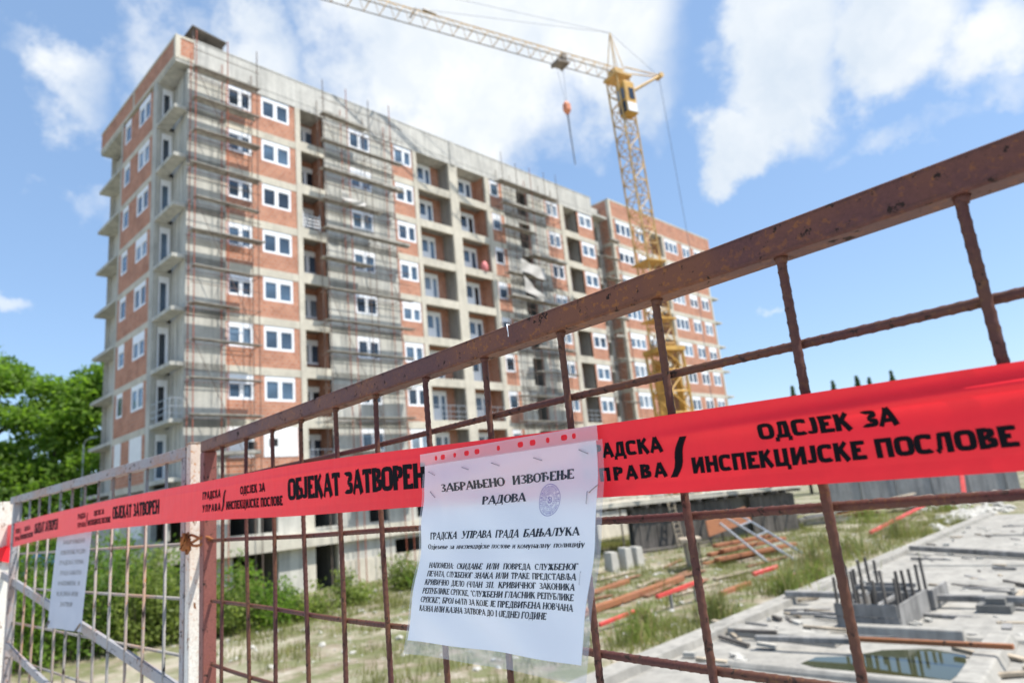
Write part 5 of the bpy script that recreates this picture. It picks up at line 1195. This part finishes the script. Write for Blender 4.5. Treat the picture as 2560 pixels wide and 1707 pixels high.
# ------------------------------------------------------------------ notice in its plastic pocket
AL, AR = .7093, .4285
LS = [-.02, 0, .0235, .0472, .0788, .139, .1977, .23]; LO = [.0022, .003, .0041, .0061, .0147, .0289, .0414, .048]; LZ = [.0691, .0491, .0257, .002, -.0284, -.0869, -.1442, -.1757]
RS = [-.02, 0, .0278, .0554, .0767, .1193, .1614, .1956, .23]; RO = [.0022, .003, .0054, .0092, .0146, .0326, .0479, .0582, .064]; RZ = [.067, .047, .0193, -.0081, -.0287, -.0673, -.1066, -.1391, -.172]
def sm(x, X, Y): return sum(interp(x + d, X, Y) * w for d, w in ((-.012, .15), (-.006, .2), (0, .3), (.006, .2), (.012, .15)))
def sheet_pos(x, s, lift=0.0):
    a = AL + (AR - AL) * x
    if s < 0: o = interp(s, LS, LO) * (1 - x) + interp(s, RS, RO) * x; z = interp(s, LS, LZ) * (1 - x) + interp(s, RS, RZ) * x
    else: o = sm(s, LS, LO) * (1 - x) + sm(s, RS, RO) * x; z = sm(s, LS, LZ) * (1 - x) + sm(s, RS, RZ) * x
    k = smooth(0, .03, s)
    xc = min(max(x, 0), 1)
    o += k * (.0024 * sin(xc * 5.5 + s * 40) + .0017 * sin(xc * 13 - s * 75) * smooth(0, .1, s) + .0010 * math.exp(-((xc - .13 - s * .8) / .035) ** 2) * (1 - smooth(.03, .12, s)) * 2.2)
    o += -.0016 * k * math.exp(-((s - .043 + .01 * sin(xc * 7)) / .012) ** 2) * (1 - abs(xc - .5))
    return TG * a + TN * (TD - .002 - max(o, .002) - lift) + Vector((0, 0, EYE + z))
def grid(f, x0, x1, s0, s1, nx, ns, lift=0.0):
    m = MB(); m.v = [tuple(f(x0 + (x1 - x0) * i / nx, s0 + (s1 - s0) * j / ns, lift)) for j in range(ns + 1) for i in range(nx + 1)]
    m.f = [(j * (nx + 1) + i, (j + 1) * (nx + 1) + i, (j + 1) * (nx + 1) + i + 1, j * (nx + 1) + i + 1) for j in range(ns) for i in range(nx)]; return m
def build_notice():
    T = grid(sheet_pos, 0, 1, 0, .2035, 60, 60).build('notice_sheet', M['paper'], None, True)
    tag(T, 'white official notice in a plastic pocket stapled over the red tape', 'notice')
    mb = MB()
    def line(words, b, cap, spans, th=.285, tn=.115, track=.03):
        for wd, (x0, x1) in zip(words, spans):
            Q, adv = glyph_quads(wd, th, tn, True, track); lay(mb, Q, adv, lambda a, h, l: sheet_pos(a, b - h, .0003 + l), x0, x1, 0, cap)
    def just(text, b, cap, x0, x1, th=.28, tn=.125, gap=.5):
        ws = text.split(' '); A = [glyph_quads(w, th, tn, True, .04)[1] for w in ws]; k = (x1 - x0) / (sum(A) + gap * (len(ws) - 1)); x = x0
        for w, ad in zip(ws, A): line([w], b, cap, [(x, x + ad * k)], th, tn); x += (ad + gap) * k
    line(['ЗАБРАЊЕНО', 'ИЗВОЂЕЊЕ'], .0350, .0097, [(.128, .515), (.560, .888)]); line(['РАДОВА'], .0536, .0092, [(.3845, .629)])
    line(['ГРАДСКА', 'УПРАВА', 'ГРАДА', 'БАЊАЛУКА'], .0908, .0083, [(.0716, .2488), (.2766, .4654), (.4936, .6373), (.6626, .9275)])
    just('Одјељење за инспекцијске послове и комуналну полицију', .1022, .0058, .0547, .957)
    BD = ['НАПОМЕНА: СКИДАЊЕ ИЛИ ПОВРЕДА СЛУЖБЕНОГ', 'ПЕЧАТА, СЛУЖБЕНОГ ЗНАКА ИЛИ ТРАКЕ ПРЕДСТАВЉА', 'КРИВИЧНО ДЈЕЛО (ЧЛАН 311. КРИВИЧНОГ ЗАКОНИКА', 'РЕПУБЛИКЕ СРПСКЕ, "СЛУЖБЕНИ ГЛАСНИК РЕПУБЛИКЕ', 'СРПСКЕ", БРОЈ 64/17) ЗА КОЈЕ ЈЕ ПРЕДВИЂЕНА НОВЧАНА', 'КАЗНА ИЛИ КАЗНА ЗАТВОРА ДО 1 (ЈЕДНЕ) ГОДИНЕ']
    GP = [.95, .6, .75, .45, .45, .4]
    for i, t in enumerate(BD): just(t, .1238 + i * .00925, .0062, .0762, .94 if i < 5 else .812, gap=GP[i])
    mb.build('printed_text', M['ink_soft'], T)
    # round violet stamp: rings with rows of tiny marks
    mb = MB(); cx, cs, R = .7655, .0541, .0163; r = random.Random(12)
    P = lambda rad, a, l=0: sheet_pos(cx + rad * cos(a) / .2808, cs - rad * sin(a), .0003 + l)
    def ring(r0, r1, n=64):
        for i in range(n): a, b = 2 * pi * i / n, 2 * pi * (i + 1) / n; mb.quad(P(r0, a), P(r1, a), P(r1, b), P(r0, b))
    ring(R * .965, R); ring(R * .70, R * .725); ring(R * .46, R * .485); ring(R * .16, R * .19); ring(.0, R * .07, 10)
    for (ra, rb, n) in ((.77, .91, 44), (.54, .66, 32), (.33, .43, 22), (.11, .24, 10)):
        for i in range(n):
            a = 2 * pi * (i + r.uniform(-.2, .2)) / n; w = pi / n * r.uniform(.26, .5)
            if r.random() < .12: continue
            lo = ra + r.choice([0, 0, .03]); hi = rb - r.choice([0, 0, .03]); mb.quad(P(R * lo, a - w, 1e-5), P(R * hi, a - w, 1e-5), P(R * hi, a + w, 1e-5), P(R * lo, a + w, 1e-5))
    mb.build('stamp', M['stamp'], T)
    for i, (a, b) in enumerate([((.0347, .0083), (.0786, .0133)), ((.2687, .0085), (.3102, .0121)), ((.4551, .0082), (.4975, .0123)), ((.692, .0089), (.7302, .0126)), ((.9214, .0072), (.9596, .0121)), ((.0499, .0329), (.0792, .0402)), ((.9585, .0486), (.9587, .0602)), ((.97, .0498), (1.0033, .044)), ((.9571, .1252), (.9604, .1367))]):
        m = MB(); l = .0016 if i != 7 else .0026; m.tube([sheet_pos(*a, .0006), sheet_pos(a[0], a[1], l), sheet_pos(*b, l), sheet_pos(*b, .0006)], .00042 if i != 8 else .0002, 6)
        m.build('staple', M['steel'] if i != 7 else M['crane_dark'], T, True)
    # pocket: clear front, hazy margins past the paper, punched strip
    grid(sheet_pos, 0, 1, 0, .2035, 40, 40, .0010).build('pocket_front', M['sleeve'], T, True)
    grid(sheet_pos, -.012, 1.03, .2035, .2175, 50, 4, .0008).build('pocket_margin', M['sleeve_edge'], T, True)
    grid(sheet_pos, 1.0, 1.03, 0, .2035, 4, 50, .0008).build('pocket_margin', M['sleeve_edge'], T, True)
    grid(sheet_pos, -.012, 0, .01, .2035, 3, 50, .0008).build('pocket_margin', M['sleeve_edge'], T, True)
    from mathutils.geometry import delaunay_2d_cdt
    W = .2808; vs = []; es = []; holes = []
    def loop(pts):
        n0 = len(vs); vs.extend(Vector(p) for p in pts); n = len(pts); es.extend((n0 + i, n0 + (i + 1) % n) for i in range(n))
    x0, x1, s0, s1 = -.028 * W, 1.012 * W, -.0147, .0005
    nb = 40; loop([(x0 + (x1 - x0) * i / nb, s1) for i in range(nb)] + [(x1, s1 + (s0 - s1) * i / 4) for i in range(4)] + [(x1 + (x0 - x1) * i / nb, s0) for i in range(nb)] + [(x0, s0 + (s1 - s0) * i / 4) for i in range(4)])
    HX = [.6841, .6705, .6473, .625, .6061, .5692, .5336, .5148, .4924, .4692, .4558]; BIG = [0, 1, 0, 1, 1, 0, 1, 1, 0, 1, 0]
    for hx, bg in zip(HX, BIG):
        cxm = (AL - hx); rr = .0046 if bg else .0026; rv = .0031 if bg else .0029; holes.append((cxm, -.0072, rr, rv)); loop([(cxm + rr * math.copysign(abs(cos(t)) ** .75, cos(t)), -.0072 + rv * math.copysign(abs(sin(t)) ** .75, sin(t))) for t in [2 * pi * i / 18 for i in range(18)]])
    res = delaunay_2d_cdt(vs, es, [], 1, 1e-7); m = MB(); m.v = [tuple(sheet_pos(v.x / W, v.y, .0011)) for v in res[0]]
    for f in res[2]:
        c = sum((res[0][i] for i in f), Vector((0, 0))) / len(f)
        if any(((c.x - h[0]) / h[2]) ** 2 + ((c.y - h[1]) / h[3]) ** 2 < .98 for h in holes): continue
        m.f.append(tuple(f))
    m.build('punched_strip', M['strip'], T)
    m = MB()
    for s in (-.0143, -.0006):
        for i in range(150):
            x = -.026 + 1.036 * i / 150; m.quad(sheet_pos(x, s, .0014), sheet_pos(x + .0022, s + .0001, .0014), sheet_pos(x + .0032, s + .0013, .0014), sheet_pos(x + .001, s + .0013, .0014))
    m.build('weld_seam', M['strip'], T)
build_notice()
def gate_sign():
    def pos(x, s, l=0):
        g = 1.06 + (.70 - 1.06) * x + .02 * s; return gp(g, .055 - .33 * s - .008 * (1 - x) * s, .020 + .012 * s * s + .004 * sin(x * 6 + s * 3) + l)
    T = grid(pos, 0, 1, 0, 1, 16, 20).build('gate_sign', M['sign'], None, True); tag(T, 'pale blurred notice sheet hanging on the rods of the white gate', 'notice')
    mb = MB()
    for i, (t, a, b) in enumerate([('ЗАБРАЊЕНО', .22, .80), ('ИЗВОЂЕЊЕ РАДОВА', .18, .86), ('ГРАДСКА УПРАВА', .17, .84), ('ГРАДА БАЊАЛУКА', .2, .82), ('НАПОМЕНА: ЗА', .17, .82), ('КАЗНА ИЛИ', .16, .80), ('ЗАТВОР', .26, .66)]):
        Q, adv = glyph_quads(t, .14, .08, False, .12); lay(mb, Q, adv, lambda x, h, l: pos(x, h, .001 + l), a, b, .205 + i * .098, -.042)
    mb.build('printed_text', M['plank_grey'], T)
    m = MB(); m.tube([pos(.03, .93, .0), pos(.03, .99, .012)], .004, 6); m.build('clip', M['crane_dark'], T); m = MB(); m.tube([pos(.97, .93, .0), pos(.97, .99, .012)], .004, 6); m.build('clip', M['crane_dark'], T)
gate_sign()
